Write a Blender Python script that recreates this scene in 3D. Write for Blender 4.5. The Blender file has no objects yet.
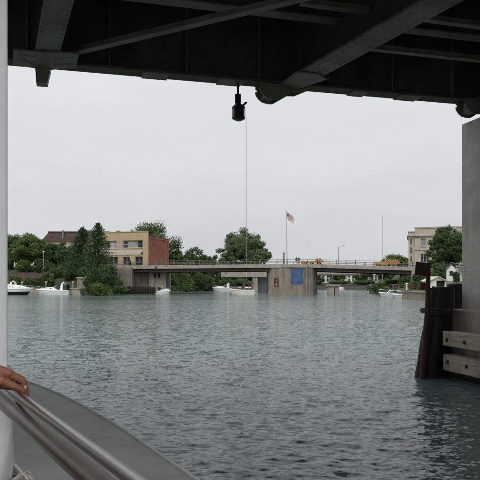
import bpy, bmesh, math, random
import numpy as np
from mathutils import Vector, Matrix

scene = bpy.context.scene
COL = scene.collection
R = math.radians
F = 620.0            # focal length in photograph pixels (480 wide)
EYE = 2.25           # camera height above the river
HOR = 284.0          # horizon row

# ------------------------------------------------------------------ camera
cam_d = bpy.data.cameras.new('camera'); cam = bpy.data.objects.new('camera', cam_d)
COL.objects.link(cam); scene.camera = cam
cam.location = (0, 0, EYE); cam.rotation_euler = (R(90), 0, 0)
cam_d.sensor_width = 36.0; cam_d.lens = 36.0 * F / 480.0
cam_d.shift_y = (HOR - 240.0) / 480.0
cam_d.clip_start = 0.05; cam_d.clip_end = 6000

# ------------------------------------------------------------------ overcast sky
SUN_EL, SUN_AZ = R(52), R(205)     # azimuth: compass from +Y clockwise; behind the camera, to the left
world = bpy.data.worlds.new('World'); scene.world = world; world.use_nodes = True
wn = world.node_tree; wn.nodes.clear()
def wnode(t): return wn.nodes.new(t)
sky = wnode('ShaderNodeTexSky'); sky.sky_type = 'NISHITA'; sky.sun_disc = False
sky.sun_elevation = SUN_EL; sky.sun_rotation = SUN_AZ; sky.air_density = 1.5; sky.dust_density = 4.0
hs = wnode('ShaderNodeHueSaturation'); hs.inputs['Saturation'].default_value = 0.3; hs.inputs['Value'].default_value = 0.08
wn.links.new(sky.outputs[0], hs.inputs['Color'])
tc = wnode('ShaderNodeTexCoord'); sep = wnode('ShaderNodeSeparateXYZ'); wn.links.new(tc.outputs['Generated'], sep.inputs[0])
# even cloud cover, brighter overhead as overcast skies are
up = wnode('ShaderNodeMapRange'); up.inputs['From Min'].default_value = 0.0; up.inputs['From Max'].default_value = 1.0
up.inputs['To Min'].default_value = 0.56; up.inputs['To Max'].default_value = 1.0
wn.links.new(sep.outputs['Z'], up.inputs['Value'])
mp = wnode('ShaderNodeMapping'); mp.inputs['Scale'].default_value = (1.6, 1.6, 5.0); wn.links.new(tc.outputs['Generated'], mp.inputs[0])
cn = wnode('ShaderNodeTexNoise'); cn.inputs['Scale'].default_value = 1.7; cn.inputs['Detail'].default_value = 5; cn.inputs['Roughness'].default_value = 0.55
wn.links.new(mp.outputs[0], cn.inputs['Vector'])
cm = wnode('ShaderNodeMapRange'); cm.inputs['From Min'].default_value = 0.3; cm.inputs['From Max'].default_value = 0.7
cm.inputs['To Min'].default_value = 0.945; cm.inputs['To Max'].default_value = 1.055; wn.links.new(cn.outputs['Fac'], cm.inputs['Value'])
mul = wnode('ShaderNodeMath'); mul.operation = 'MULTIPLY'; wn.links.new(up.outputs[0], mul.inputs[0]); wn.links.new(cm.outputs[0], mul.inputs[1])
tint = wnode('ShaderNodeVectorMath'); tint.operation = 'SCALE'; tint.inputs[0].default_value = (0.975, 1.0, 1.028); wn.links.new(mul.outputs[0], tint.inputs['Scale'])
mixw = wnode('ShaderNodeMix'); mixw.data_type = 'RGBA'; mixw.inputs['Factor'].default_value = 0.88
wn.links.new(hs.outputs[0], mixw.inputs['A']); wn.links.new(tint.outputs[0], mixw.inputs['B'])
bg = wnode('ShaderNodeBackground'); bg.inputs['Strength'].default_value = 1.2; wn.links.new(mixw.outputs['Result'], bg.inputs['Color'])
wo = wnode('ShaderNodeOutputWorld'); wn.links.new(bg.outputs[0], wo.inputs['Surface'])

sun_d = bpy.data.lights.new('sun', 'SUN'); sun_o = bpy.data.objects.new('sun', sun_d); COL.objects.link(sun_o)
sun_d.energy = 1.5; sun_d.angle = R(25); sun_d.color = (1.0, 0.97, 0.93)
sdir = Vector((math.sin(SUN_AZ) * math.cos(SUN_EL), math.cos(SUN_AZ) * math.cos(SUN_EL), math.sin(SUN_EL)))
sun_o.rotation_euler = sdir.to_track_quat('Z', 'Y').to_euler(); sun_o.location = sdir * 80

scene.view_settings.view_transform = 'Standard'; scene.view_settings.look = 'None'
scene.view_settings.exposure = 0.0; scene.view_settings.gamma = 1.0; scene.view_settings.use_curve_mapping = False
scene.render.engine = 'CYCLES'
scene.cycles.max_bounces = 6; scene.cycles.diffuse_bounces = 3; scene.cycles.glossy_bounces = 3

# ------------------------------------------------------------------ helpers
def X(px, D): return (px - 240.0) / F * D
def Z(py, D): return EYE + (HOR - py) / F * D
def PT(px, py, D): return Vector((X(px, D), D, Z(py, D)))
def ATZ(px, py, z):                      # the point of the level z that a row and column of the photograph sees
    D = F * (z - EYE) / (HOR - py); return Vector((X(px, D), D, z))
def lerp(a, b, t): return a + (b - a) * t

def mat(name, col, rough=0.6, metal=0.0, var=0.25, scale=3.0, bump=0.0, bscale=None, stretch=(1, 1, 1), stain=None, stain_amt=0.0, stain_scale=1.0, stain_stretch=(1, 1, 1), spec=0.5):
    m = bpy.data.materials.new(name); m.use_nodes = True
    nt = m.node_tree; n = nt.nodes; L = nt.links; b = n['Principled BSDF']
    b.inputs['Roughness'].default_value = rough; b.inputs['Metallic'].default_value = metal
    b.inputs['Specular IOR Level'].default_value = spec
    t = n.new('ShaderNodeTexCoord'); mpn = n.new('ShaderNodeMapping'); mpn.inputs['Scale'].default_value = stretch
    L.new(t.outputs['Object'], mpn.inputs[0])
    nz = n.new('ShaderNodeTexNoise'); nz.inputs['Scale'].default_value = scale; nz.inputs['Detail'].default_value = 6; nz.inputs['Roughness'].default_value = 0.6
    L.new(mpn.outputs[0], nz.inputs['Vector'])
    mr = n.new('ShaderNodeMapRange'); mr.inputs['From Min'].default_value = 0.25; mr.inputs['From Max'].default_value = 0.75
    mr.inputs['To Min'].default_value = 1 - var; mr.inputs['To Max'].default_value = 1 + var
    L.new(nz.outputs['Fac'], mr.inputs['Value'])
    sc = n.new('ShaderNodeVectorMath'); sc.operation = 'SCALE'; sc.inputs[0].default_value = col[:3]; L.new(mr.outputs[0], sc.inputs['Scale'])
    out = sc.outputs[0]
    if stain is not None:
        mp2 = n.new('ShaderNodeMapping'); mp2.inputs['Scale'].default_value = stain_stretch; L.new(t.outputs['Object'], mp2.inputs[0])
        n2 = n.new('ShaderNodeTexNoise'); n2.inputs['Scale'].default_value = stain_scale; n2.inputs['Detail'].default_value = 5; n2.inputs['Roughness'].default_value = 0.65
        L.new(mp2.outputs[0], n2.inputs['Vector'])
        m2 = n.new('ShaderNodeMapRange'); m2.inputs['From Min'].default_value = 0.48; m2.inputs['From Max'].default_value = 0.68
        m2.inputs['To Min'].default_value = 0; m2.inputs['To Max'].default_value = stain_amt; L.new(n2.outputs['Fac'], m2.inputs['Value'])
        mx = n.new('ShaderNodeMix'); mx.data_type = 'RGBA'; L.new(m2.outputs[0], mx.inputs['Factor']); L.new(out, mx.inputs['A'])
        mx.inputs['B'].default_value = (*stain, 1); out = mx.outputs['Result']
    L.new(out, b.inputs['Base Color'])
    if bump > 0:
        nb = n.new('ShaderNodeTexNoise'); nb.inputs['Scale'].default_value = bscale or scale * 6; nb.inputs['Detail'].default_value = 4
        L.new(mpn.outputs[0], nb.inputs['Vector'])
        bp = n.new('ShaderNodeBump'); bp.inputs['Strength'].default_value = bump; bp.inputs['Distance'].default_value = 0.02
        L.new(nb.outputs['Fac'], bp.inputs['Height']); L.new(bp.outputs[0], b.inputs['Normal'])
    return m

def brick_mat(name, c1, c2, mortar, bw, bh, ax='xz'):
    m = bpy.data.materials.new(name); m.use_nodes = True
    nt = m.node_tree; n = nt.nodes; L = nt.links; b = n['Principled BSDF']; b.inputs['Roughness'].default_value = 0.85
    t = n.new('ShaderNodeTexCoord'); s = n.new('ShaderNodeSeparateXYZ'); c = n.new('ShaderNodeCombineXYZ')
    L.new(t.outputs['Object'], s.inputs[0])
    L.new(s.outputs['X' if ax[0] == 'x' else 'Y'], c.inputs[0]); L.new(s.outputs['Z'], c.inputs[1])
    br = n.new('ShaderNodeTexBrick'); L.new(c.outputs[0], br.inputs['Vector'])
    br.inputs['Color1'].default_value = (*c1, 1); br.inputs['Color2'].default_value = (*c2, 1); br.inputs['Mortar'].default_value = (*mortar, 1)
    br.inputs['Scale'].default_value = 1.0; br.inputs['Brick Width'].default_value = bw; br.inputs['Row Height'].default_value = bh
    br.inputs['Mortar Size'].default_value = bh * 0.08
    nz = n.new('ShaderNodeTexNoise'); nz.inputs['Scale'].default_value = 0.7; nz.inputs['Detail'].default_value = 6; L.new(t.outputs['Object'], nz.inputs['Vector'])
    mr = n.new('ShaderNodeMapRange'); mr.inputs['From Min'].default_value = .3; mr.inputs['From Max'].default_value = .7; mr.inputs['To Min'].default_value = 0.72; mr.inputs['To Max'].default_value = 1.2
    L.new(nz.outputs['Fac'], mr.inputs['Value'])
    sc = n.new('ShaderNodeVectorMath'); sc.operation = 'SCALE'; L.new(br.outputs['Color'], sc.inputs[0]); L.new(mr.outputs[0], sc.inputs['Scale'])
    L.new(sc.outputs[0], b.inputs['Base Color'])
    return m

def leaf_mat(name, col, var=0.3):
    m = bpy.data.materials.new(name); m.use_nodes = True
    nt = m.node_tree; n = nt.nodes; L = nt.links; b = n['Principled BSDF']
    b.inputs['Roughness'].default_value = 0.7; b.inputs['Specular IOR Level'].default_value = 0.25
    g = n.new('ShaderNodeNewGeometry')
    hv = n.new('ShaderNodeHueSaturation'); hv.inputs['Color'].default_value = (*col, 1)
    mr = n.new('ShaderNodeMapRange'); mr.inputs['To Min'].default_value = 1 - var; mr.inputs['To Max'].default_value = 1 + var
    L.new(g.outputs['Random Per Island'], mr.inputs['Value'])
    mh = n.new('ShaderNodeMapRange'); mh.inputs['To Min'].default_value = 0.475; mh.inputs['To Max'].default_value = 0.525
    t = n.new('ShaderNodeTexCoord'); nz = n.new('ShaderNodeTexNoise'); nz.inputs['Scale'].default_value = 0.5; L.new(t.outputs['Object'], nz.inputs['Vector'])
    L.new(nz.outputs['Fac'], mh.inputs['Value']); L.new(mh.outputs[0], hv.inputs['Hue'])
    n3 = n.new('ShaderNodeTexNoise'); n3.inputs['Scale'].default_value = 0.9; n3.inputs['Detail'].default_value = 3; L.new(t.outputs['Object'], n3.inputs['Vector'])
    m3 = n.new('ShaderNodeMapRange'); m3.inputs['From Min'].default_value = .3; m3.inputs['From Max'].default_value = .7; m3.inputs['To Min'].default_value = .7; m3.inputs['To Max'].default_value = 1.35; L.new(n3.outputs['Fac'], m3.inputs['Value'])
    mu = n.new('ShaderNodeMath'); mu.operation = 'MULTIPLY'; L.new(mr.outputs[0], mu.inputs[0]); L.new(m3.outputs[0], mu.inputs[1]); L.new(mu.outputs[0], hv.inputs['Value'])
    L.new(hv.outputs[0], b.inputs['Base Color'])
    tr = n.new('ShaderNodeBsdfTranslucent'); L.new(hv.outputs[0], tr.inputs['Color'])
    ms = n.new('ShaderNodeMixShader'); ms.inputs[0].default_value = 0.25
    L.new(b.outputs[0], ms.inputs[1]); L.new(tr.outputs[0], ms.inputs[2]); L.new(ms.outputs[0], n['Material Output'].inputs['Surface'])
    return m

M = {}
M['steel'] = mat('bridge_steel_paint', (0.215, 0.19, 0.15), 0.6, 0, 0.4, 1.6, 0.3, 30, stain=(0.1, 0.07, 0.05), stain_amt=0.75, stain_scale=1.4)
M['steel_dk'] = mat('bridge_steel_dark', (0.085, 0.075, 0.06), 0.75, 0, 0.45, 1.3, 0.2, 30, stain=(0.028, 0.022, 0.018), stain_amt=0.7, stain_scale=1.1)  # darker copy of the bridge steel for webs, deck and outer girders
M['conc'] = mat('old_concrete', (0.27, 0.235, 0.19), 0.85, 0, 0.22, 0.8, 0.25, 9, stain=(0.09, 0.082, 0.07), stain_amt=0.6, stain_scale=0.6, stain_stretch=(1.6, 1.6, 0.22))
M['conc_lt'] = mat('pale_concrete', (0.37, 0.335, 0.29), 0.85, 0, 0.2, 0.7, 0.2, 9, stain=(0.14, 0.12, 0.1), stain_amt=0.55, stain_scale=0.7, stain_stretch=(1.4, 1.4, 0.3))
M['pier'] = mat('pier_concrete', (0.5, 0.49, 0.44), 0.85, 0, 0.2, 2.2, 0.5, 30, stain=(0.28, 0.26, 0.22), stain_amt=0.7, stain_scale=1.3, stain_stretch=(1.5, 1.5, 0.5))
M['timber'] = mat('weathered_timber', (0.36, 0.335, 0.26), 0.85, 0, 0.4, 2.5, 0.9, 14, stretch=(6, 0.6, 6), stain=(0.09, 0.085, 0.065), stain_amt=0.6, stain_scale=2.0)
M['darktimber'] = mat('dark_wet_timber', (0.1, 0.092, 0.075), 0.85, 0, 0.35, 1.5)
M['pile'] = mat('creosoted_pile', (0.014, 0.011, 0.01), 0.75, 0, 0.4, 3, 0.5, 14, stretch=(5, 5, 0.7))
M['rust'] = mat('rusty_iron', (0.045, 0.028, 0.022), 0.8, 0, 0.4, 6, 0.3)
M['signback'] = mat('faded_red_brown_board', (0.04, 0.013, 0.012), 0.7, 0, 0.3, 5)
M['redpanel'] = mat('weathered_red_board', (0.1, 0.022, 0.022), 0.65, 0, 0.3, 5)
M['black'] = mat('black_iron', (0.014, 0.014, 0.015), 0.5, 0, 0.3, 8)
M['redglass'] = mat('red_lens', (0.22, 0.015, 0.012), 0.2, 0, 0.1, 8)
M['white'] = mat('white_gelcoat', (0.85, 0.85, 0.83), 0.3, 0, 0.05, 2)
M['cream'] = mat('cream_gelcoat', (0.8, 0.76, 0.66), 0.35, 0, 0.06, 2)
M['navy'] = mat('dark_navy_hull', (0.012, 0.014, 0.02), 0.25, 0, 0.2, 2)
M['glass'] = mat('dark_window_glass', (0.03, 0.036, 0.042), 0.08, 0, 0.3, 1.0)
M['glass_lt'] = mat('window_with_pale_blinds', (0.3, 0.31, 0.31), 0.35, 0, 0.5, 0.9)
M['chrome'] = mat('stainless_steel', (0.6, 0.59, 0.59), 0.25, 1.0, 0.05, 3, 0.02, 60)
M['brushed'] = mat('brushed_rail_steel', (0.62, 0.6, 0.58), 0.3, 1.0, 0.1, 5, 0.06, 90)
M['railbrown'] = mat('worn_brown_reflection_rail', (0.2, 0.165, 0.142), 0.27, 0.6, 0.2, 7, 0.12, 70, stain=(0.13, 0.1, 0.085), stain_amt=0.6, stain_scale=9)  # brown tint in the metal colour stands in for the tube's dark reflection
M['maroon'] = mat('maroon_canvas', (0.09, 0.022, 0.03), 0.85, 0, 0.2, 4)
M['navycanvas'] = mat('navy_canvas', (0.03, 0.035, 0.055), 0.85, 0, 0.2, 4)
M['buff'] = mat('buff_brick_front', (0.47, 0.36, 0.225), 0.85, 0, 0.1, 1.2, stain=(0.36, 0.27, 0.16), stain_amt=0.4, stain_scale=0.5, stain_stretch=(1, 1, .4))
M['bufftrim'] = mat('cream_stone_band', (0.55, 0.5, 0.42), 0.8, 0, 0.12, 1.5)
M['redbrick'] = brick_mat('red_brick_side', (0.37, 0.12, 0.07), (0.29, 0.095, 0.06), (0.25, 0.15, 0.12), 0.24, 0.08, 'yz')
M['redbrick_x'] = brick_mat('red_brick_front', (0.13, 0.075, 0.06), (0.11, 0.065, 0.055), (0.16, 0.12, 0.1), 0.24, 0.08, 'xz')
M['shingle'] = brick_mat('brown_shingle', (0.085, 0.045, 0.034), (0.065, 0.034, 0.027), (0.03, 0.018, 0.015), 0.4, 0.22, 'xz')
M['tan'] = mat('tan_stucco', (0.42, 0.35, 0.27), 0.85, 0, 0.12, 1)
M['lime'] = mat('limestone_ashlar', (0.46, 0.4, 0.325), 0.85, 0, 0.12, 0.7, stain=(0.3, 0.26, 0.21), stain_amt=0.5, stain_scale=0.35, stain_stretch=(1, 1, .5))
M['limetrim'] = mat('limestone_trim', (0.42, 0.37, 0.31), 0.85, 0, 0.15, 1)
M['clap'] = mat('white_clapboard', (0.72, 0.71, 0.68), 0.6, 0, 0.06, 2)
M['greyroof'] = mat('grey_shingle_roof', (0.17, 0.18, 0.19), 0.9, 0, 0.3, 3)
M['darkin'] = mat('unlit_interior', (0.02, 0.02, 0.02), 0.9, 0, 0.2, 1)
M['asphalt'] = mat('asphalt', (0.055, 0.055, 0.057), 0.9, 0, 0.2, 2)
M['fascia'] = mat('span_edge_concrete', (0.34, 0.305, 0.27), 0.85, 0, 0.2, 1.0, stain=(0.17, 0.13, 0.1), stain_amt=0.65, stain_scale=0.9, stain_stretch=(1, 1, .6))
M['girder'] = mat('span_girder_paint', (0.05, 0.042, 0.036), 0.8, 0, 0.3, 1)
M['rail_paint'] = mat('bridge_railing_paint', (0.16, 0.14, 0.125), 0.7, 0, 0.2, 2)
M['yellow'] = mat('machine_yellow', (0.5, 0.27, 0.05), 0.5, 0, 0.12, 3)
M['orange'] = mat('machine_orange', (0.36, 0.17, 0.06), 0.6, 0, 0.2, 3)
M['tyre'] = mat('tyre_rubber', (0.02, 0.02, 0.02), 0.85, 0, 0.2, 5)
M['grey'] = mat('galvanised_steel', (0.3, 0.31, 0.31), 0.5, 0.3, 0.15, 5)
M['pole'] = mat('grey_mast_paint', (0.36, 0.37, 0.38), 0.6, 0, 0.1, 2)
M['blue'] = mat('blue_banner', (0.055, 0.11, 0.23), 0.8, 0, 0.5, 1.1, stain=(0.12, 0.15, 0.2), stain_amt=.5, stain_scale=1.6)
M['bluelt'] = mat('pale_blue_print', (0.085, 0.15, 0.29), 0.7, 0, 0.1, 2)
M['pale'] = mat('faded_white_print', (0.3, 0.21, 0.19), 0.7, 0, 0.15, 3)
M['signred'] = mat('dark_red_sign', (0.11, 0.034, 0.03), 0.6, 0, 0.2, 3)
M['fl_red'] = mat('flag_red', (0.55, 0.1, 0.1), 0.8, 0, 0.05, 3)
M['fl_white'] = mat('flag_white', (0.75, 0.72, 0.72), 0.8, 0, 0.04, 3)
M['fl_blue'] = mat('flag_blue', (0.045, 0.06, 0.16), 0.8, 0, 0.05, 3)
M['bark'] = mat('bark', (0.06, 0.045, 0.035), 0.9, 0, 0.3, 4, 0.4)
M['deckgrey'] = mat('grey_deck_paint', (0.46, 0.465, 0.455), 0.55, 0, 0.16, 2.0, 0.5, 160, stain=(0.31, 0.31, 0.3), stain_amt=0.6, stain_scale=5.0)
M['rimgrey'] = mat('pale_grey_edge_paint', (0.62, 0.62, 0.6), 0.45, 0, 0.12, 4)
M['hullwhite'] = mat('white_hull_paint', (0.65, 0.66, 0.66), 0.4, 0, 0.08, 1)
M['postwhite'] = mat('white_post_paint', (0.85, 0.845, 0.85), 0.45, 0, 0.06, 4, 0.1, 25)
M['vinyl'] = mat('white_vinyl_wrap', (0.76, 0.76, 0.76), 0.55, 0, 0.08, 5, 0.5, 9)
M['brownfloor'] = mat('brown_deck_boards', (0.06, 0.028, 0.022), 0.7, 0, 0.3, 3, 0.3, 20, stretch=(1, 8, 1))
M['rope'] = mat('white_rope', (0.6, 0.58, 0.53), 0.9, 0, 0.2, 40, 0.6, 120)
M['skin'] = mat('tanned_skin', (0.3, 0.125, 0.08), 0.5, 0, 0.16, 22, 0.25, 160)
M['nail'] = mat('fingernail', (0.5, 0.27, 0.21), 0.3, 0, 0.05, 20)
M['hair'] = mat('brown_hair', (0.05, 0.03, 0.02), 0.6, 0, 0.3, 30, 0.4, 60)
M['shirt'] = mat('faded_blue_cotton', (0.12, 0.18, 0.3), 0.9, 0, 0.12, 6, 0.3, 18)
M['shirt_w'] = mat('white_cotton', (0.65, 0.64, 0.62), 0.9, 0, 0.1, 6)
M['shirt_r'] = mat('red_cotton', (0.35, 0.05, 0.05), 0.9, 0, 0.1, 6)
M['shirt_d'] = mat('dark_cotton', (0.03, 0.032, 0.04), 0.9, 0, 0.1, 6)
M['trouser'] = mat('khaki_cotton', (0.24, 0.2, 0.14), 0.9, 0, 0.12, 6)
M['lf_mid'] = leaf_mat('leaves_mid_green', (0.115, 0.172, 0.052))
M['lf_fresh'] = leaf_mat('leaves_fresh_green', (0.15, 0.22, 0.06))
M['lf_dark'] = leaf_mat('leaves_dark_green', (0.078, 0.126, 0.048))
M['lf_grey'] = leaf_mat('leaves_grey_green', (0.15, 0.205, 0.1))
M['needle'] = leaf_mat('conifer_needles', (0.06, 0.105, 0.042))
M['lf_hedge'] = leaf_mat('hedge_leaves', (0.07, 0.12, 0.035))

def props(o, label=None, cat=None, group=None, kind=None):
    if label: o['label'] = label
    if cat: o['category'] = cat
    if group: o['group'] = group
    if kind: o['kind'] = kind
    return o

def thing(name, label, cat, loc=(0, 0, 0), rz=0.0, group=None):
    o = bpy.data.objects.new(name, None); COL.objects.link(o)
    o.empty_display_size = 0.3
    o.location = loc; o.rotation_euler = (0, 0, rz)
    return props(o, label, cat, group)

def pmat(o):
    m = Matrix.Translation(o.location) @ o.rotation_euler.to_matrix().to_4x4()
    return pmat(o.parent) @ m if o.parent else m

class MB:
    def __init__(s): s.v = []; s.f = []; s.mi = []; s.M = Matrix.Identity(4); s.cur = 0; s.smooth = False
    def add(s, vs, fs):
        k = len(s.v); s.v += [tuple(s.M @ Vector(p)) for p in vs]
        s.f += [tuple(k + i for i in f) for f in fs]; s.mi += [s.cur] * len(fs); return s
    def box(s, x0, x1, y0, y1, z0, z1):
        return s.add([(x0, y0, z0), (x1, y0, z0), (x1, y1, z0), (x0, y1, z0), (x0, y0, z1), (x1, y0, z1), (x1, y1, z1), (x0, y1, z1)],
                     [(0, 3, 2, 1), (4, 5, 6, 7), (0, 1, 5, 4), (1, 2, 6, 5), (2, 3, 7, 6), (3, 0, 4, 7)])
    def cbox(s, x0, x1, y0, y1, z0, z1, c):      # chamfered box
        bm = bmesh.new(); bmesh.ops.create_cube(bm, size=1)
        for v in bm.verts: v.co = Vector((lerp(x0, x1, v.co.x + .5), lerp(y0, y1, v.co.y + .5), lerp(z0, z1, v.co.z + .5)))
        bmesh.ops.bevel(bm, geom=list(bm.edges), offset=c, segments=2, affect='EDGES', profile=0.5)
        return s.addbm(bm)
    def addbm(s, bm):
        bm.verts.index_update(); vs = [v.co.copy() for v in bm.verts]; fs = [tuple(v.index for v in f.verts) for f in bm.faces]; bm.free()
        return s.add(vs, fs)
    def bar(s, p0, p1, w, h, upv=(0, 0, 1)):       # rectangular bar between two points, centred
        p0 = Vector(p0); p1 = Vector(p1); d = (p1 - p0).normalized(); u = Vector(upv)
        if abs(d.dot(u)) > .99: u = Vector((0, 1, 0))
        r = d.cross(u).normalized(); u = r.cross(d).normalized()
        vs = []
        for p in (p0, p1):
            for a, b in ((-1, -1), (1, -1), (1, 1), (-1, 1)): vs.append(p + r * (a * w / 2) + u * (b * h / 2))
        return s.add(vs, [(0, 1, 2, 3), (7, 6, 5, 4), (0, 4, 5, 1), (1, 5, 6, 2), (2, 6, 7, 3), (3, 7, 4, 0)])
    def tube(s, pts, r, n=8, cap=True):
        pts = [Vector(p) for p in pts]; k = len(pts); rs = r if isinstance(r, (list, tuple)) else [r] * k
        vs = []; fs = []; prev = None
        for i, p in enumerate(pts):
            d = (pts[min(i + 1, k - 1)] - pts[max(i - 1, 0)]).normalized()
            if prev is None:
                a = Vector((0, 0, 1)) if abs(d.z) < .9 else Vector((1, 0, 0)); u = d.cross(a).normalized()
            else: u = (prev - d * prev.dot(d)).normalized()
            prev = u; w = d.cross(u)
            for j in range(n):
                t = 2 * math.pi * j / n; vs.append(p + (u * math.cos(t) + w * math.sin(t)) * rs[i])
        for i in range(k - 1):
            for j in range(n):
                a = i * n + j; b = i * n + (j + 1) % n; fs.append((a, b, b + n, a + n))
        if cap: fs.append(tuple(reversed(range(n)))); fs.append(tuple((k - 1) * n + j for j in range(n)))
        return s.add(vs, fs)
    def prism(s, poly, z0, z1):                     # polygon in xy raised along z
        n = len(poly); vs = [(x, y, z0) for x, y in poly] + [(x, y, z1) for x, y in poly]
        fs = [tuple(reversed(range(n))), tuple(range(n, 2 * n))] + [(i, (i + 1) % n, n + (i + 1) % n, n + i) for i in range(n)]
        return s.add(vs, fs)
    def slab(s, poly, y0, y1):                      # polygon in xz pushed along y
        n = len(poly); vs = [(x, y0, z) for x, z in poly] + [(x, y1, z) for x, z in poly]
        fs = [tuple(range(n)), tuple(reversed(range(n, 2 * n)))] + [((i + 1) % n, i, n + i, n + (i + 1) % n) for i in range(n)]
        return s.add(vs, fs)
    def lathe(s, prof, n=16, c=(0, 0)):
        vs = []; fs = []; k = len(prof)
        for r, z in prof:
            for j in range(n):
                t = 2 * math.pi * j / n; vs.append((c[0] + r * math.cos(t), c[1] + r * math.sin(t), z))
        for i in range(k - 1):
            for j in range(n):
                a = i * n + j; b = i * n + (j + 1) % n; fs.append((a, b, b + n, a + n))
        fs.append(tuple(reversed(range(n)))); fs.append(tuple((k - 1) * n + j for j in range(n)))
        return s.add(vs, fs)
    def loft(s, secs, closed=False, cap=True):
        n = len(secs[0]); vs = [p for q in secs for p in q]; fs = []
        for i in range(len(secs) - 1):
            for j in range(n if closed else n - 1):
                a = i * n + j; b = i * n + (j + 1) % n; fs.append((a, b, b + n, a + n))
        if cap: fs.append(tuple(reversed(range(n)))); fs.append(tuple((len(secs) - 1) * n + j for j in range(n)))
        return s.add(vs, fs)
    def facade(s, W, H, ops, depth, z0=0.0):        # wall in the plane y=0 facing -y with real openings and reveals
        xs = sorted({0.0, W, *[o[0] for o in ops], *[o[1] for o in ops]}); zs = sorted({z0, H, *[o[2] for o in ops], *[o[3] for o in ops]})
        for i in range(len(xs) - 1):
            for j in range(len(zs) - 1):
                cx = (xs[i] + xs[i + 1]) / 2; cz = (zs[j] + zs[j + 1]) / 2
                if any(o[0] < cx < o[1] and o[2] < cz < o[3] for o in ops): continue
                s.add([(xs[i], 0, zs[j]), (xs[i + 1], 0, zs[j]), (xs[i + 1], 0, zs[j + 1]), (xs[i], 0, zs[j + 1])], [(0, 1, 2, 3)])
        for a, b, c, d in ops:
            q = [(a, c), (b, c), (b, d), (a, d)]
            for k in range(4):
                (x1, z1), (x2, z2) = q[k], q[(k + 1) % 4]
                s.add([(x1, 0, z1), (x2, 0, z2), (x2, depth, z2), (x1, depth, z1)], [(0, 1, 2, 3)])
        return s
    def mesh(s, name, mats, smooth=None):
        me = bpy.data.meshes.new(name); me.from_pydata(s.v, [], s.f)
        for m in (mats if isinstance(mats, (list, tuple)) else [mats]): me.materials.append(m)
        me.polygons.foreach_set('material_index', s.mi)
        if smooth if smooth is not None else s.smooth: me.polygons.foreach_set('use_smooth', [True] * len(me.polygons))
        me.update(); return me
    def build(s, name, mats, parent=None, world=False, smooth=None, fix=True):
        if world and parent:
            inv = pmat(parent).inverted(); s.v = [tuple(inv @ Vector(p)) for p in s.v]
        me = s.mesh(name, mats, smooth)
        if fix:
            bm = bmesh.new(); bm.from_mesh(me); bmesh.ops.recalc_face_normals(bm, faces=bm.faces); bm.to_mesh(me); bm.free()
        o = bpy.data.objects.new(name, me); COL.objects.link(o)
        if parent: o.parent = parent
        return o

def copy_tree(o, parent=None):
    c = o.copy(); COL.objects.link(c); c.parent = parent
    for ch in [q for q in bpy.data.objects if q.parent == o]: copy_tree(ch, c)
    return c

def np_mesh(name, v, f, mats, smooth=False):
    me = bpy.data.meshes.new(name); n = f.shape[1]
    me.vertices.add(len(v)); me.vertices.foreach_set('co', v.astype(np.float32).ravel())
    me.loops.add(f.size); me.loops.foreach_set('vertex_index', f.astype(np.int32).ravel())
    me.polygons.add(len(f)); me.polygons.foreach_set('loop_start', np.arange(0, f.size, n, dtype=np.int32))
    try: me.polygons.foreach_set('loop_total', np.full(len(f), n, dtype=np.int32))
    except Exception: pass
    for m in mats: me.materials.append(m)
    me.polygons.foreach_set('use_smooth', np.full(len(f), smooth))
    me.update(calc_edges=True); me.validate(); return me

# ------------------------------------------------------------------ terrain
RIVER = np.array([(-60, -70), (-75, 60), (-70, 112), (-56, 132), (-38, 132), (-31, 122), (-27, 121), (-27.5, 139.5), (-19.5, 141), (-18.5, 152), (-16, 178), (-8, 203), (-9, 250),
                  (20, 258), (66, 247), (52, 212), (41, 185), (31, 150), (29.5, 120), (26, 100), (27, 60), (25, -70)], float)
def river_dist(x, y):
    px = np.asarray(x, float); py = np.asarray(y, float); best = np.full(px.shape, 1e9); ins = np.zeros(px.shape, bool)
    for (ax, ay), (bx, by) in zip(RIVER, np.roll(RIVER, -1, 0)):
        dx, dy = bx - ax, by - ay; t = np.clip(((px - ax) * dx + (py - ay) * dy) / (dx * dx + dy * dy), 0, 1)
        best = np.minimum(best, np.hypot(px - ax - t * dx, py - ay - t * dy))
        c = ((ay > py) != (by > py)) & (px < (bx - ax) * (py - ay) / (by - ay + 1e-12) + ax); ins ^= c
    return np.where(ins, -best, best)
def sst(a, b, t): t = np.clip((t - a) / (b - a), 0, 1); return t * t * (3 - 2 * t)
def ground_h(x, y):
    x = np.asarray(x, float); y = np.asarray(y, float); d = river_dist(x, y)
    left = 1.1 + 2.6 * sst(3, 10, d) + 1.9 * sst(10, 22, d) + 0.7 * sst(136, 146, y) * sst(8, 12, d)
    near_r = 1.25 + 1.7 * sst(5, 12, d) + 2.6 * sst(14, 30, d)
    far_r = 1.2 + 4.4 * sst(3, 8, d)
    k = sst(116, 124, y); right = near_r * (1 - k) + far_r * k
    far = 1.4 + 1.2 * sst(2, 10, d) + 2.0 * sst(30, 60, d)
    kx = sst(-4, 4, x); land = left * (1 - kx) + right * kx
    kf = sst(182, 200, y); land = land * (1 - kf) + far * kf
    h = -1.6 + (land + 1.6) * sst(-0.6, 0.9, d)
    return h + np.where(d > 3, 0.12 * np.sin(x * .31 + y * .17) * np.sin(y * .23 - x * .11), 0)
def gz(x, y): return float(ground_h(np.array([x]), np.array([y]))[0])

gx = np.arange(-170, 171, 2.0); gy = np.arange(-70, 341, 2.0); GX, GY = np.meshgrid(gx, gy)
gv = np.stack([GX, GY, ground_h(GX, GY)], -1).reshape(-1, 3); nx = len(gx)
ii, jj = np.meshgrid(np.arange(len(gy) - 1), np.arange(nx - 1), indexing='ij'); a = (ii * nx + jj).ravel()
gf = np.stack([a, a + 1, a + nx + 1, a + nx], 1)
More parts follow.
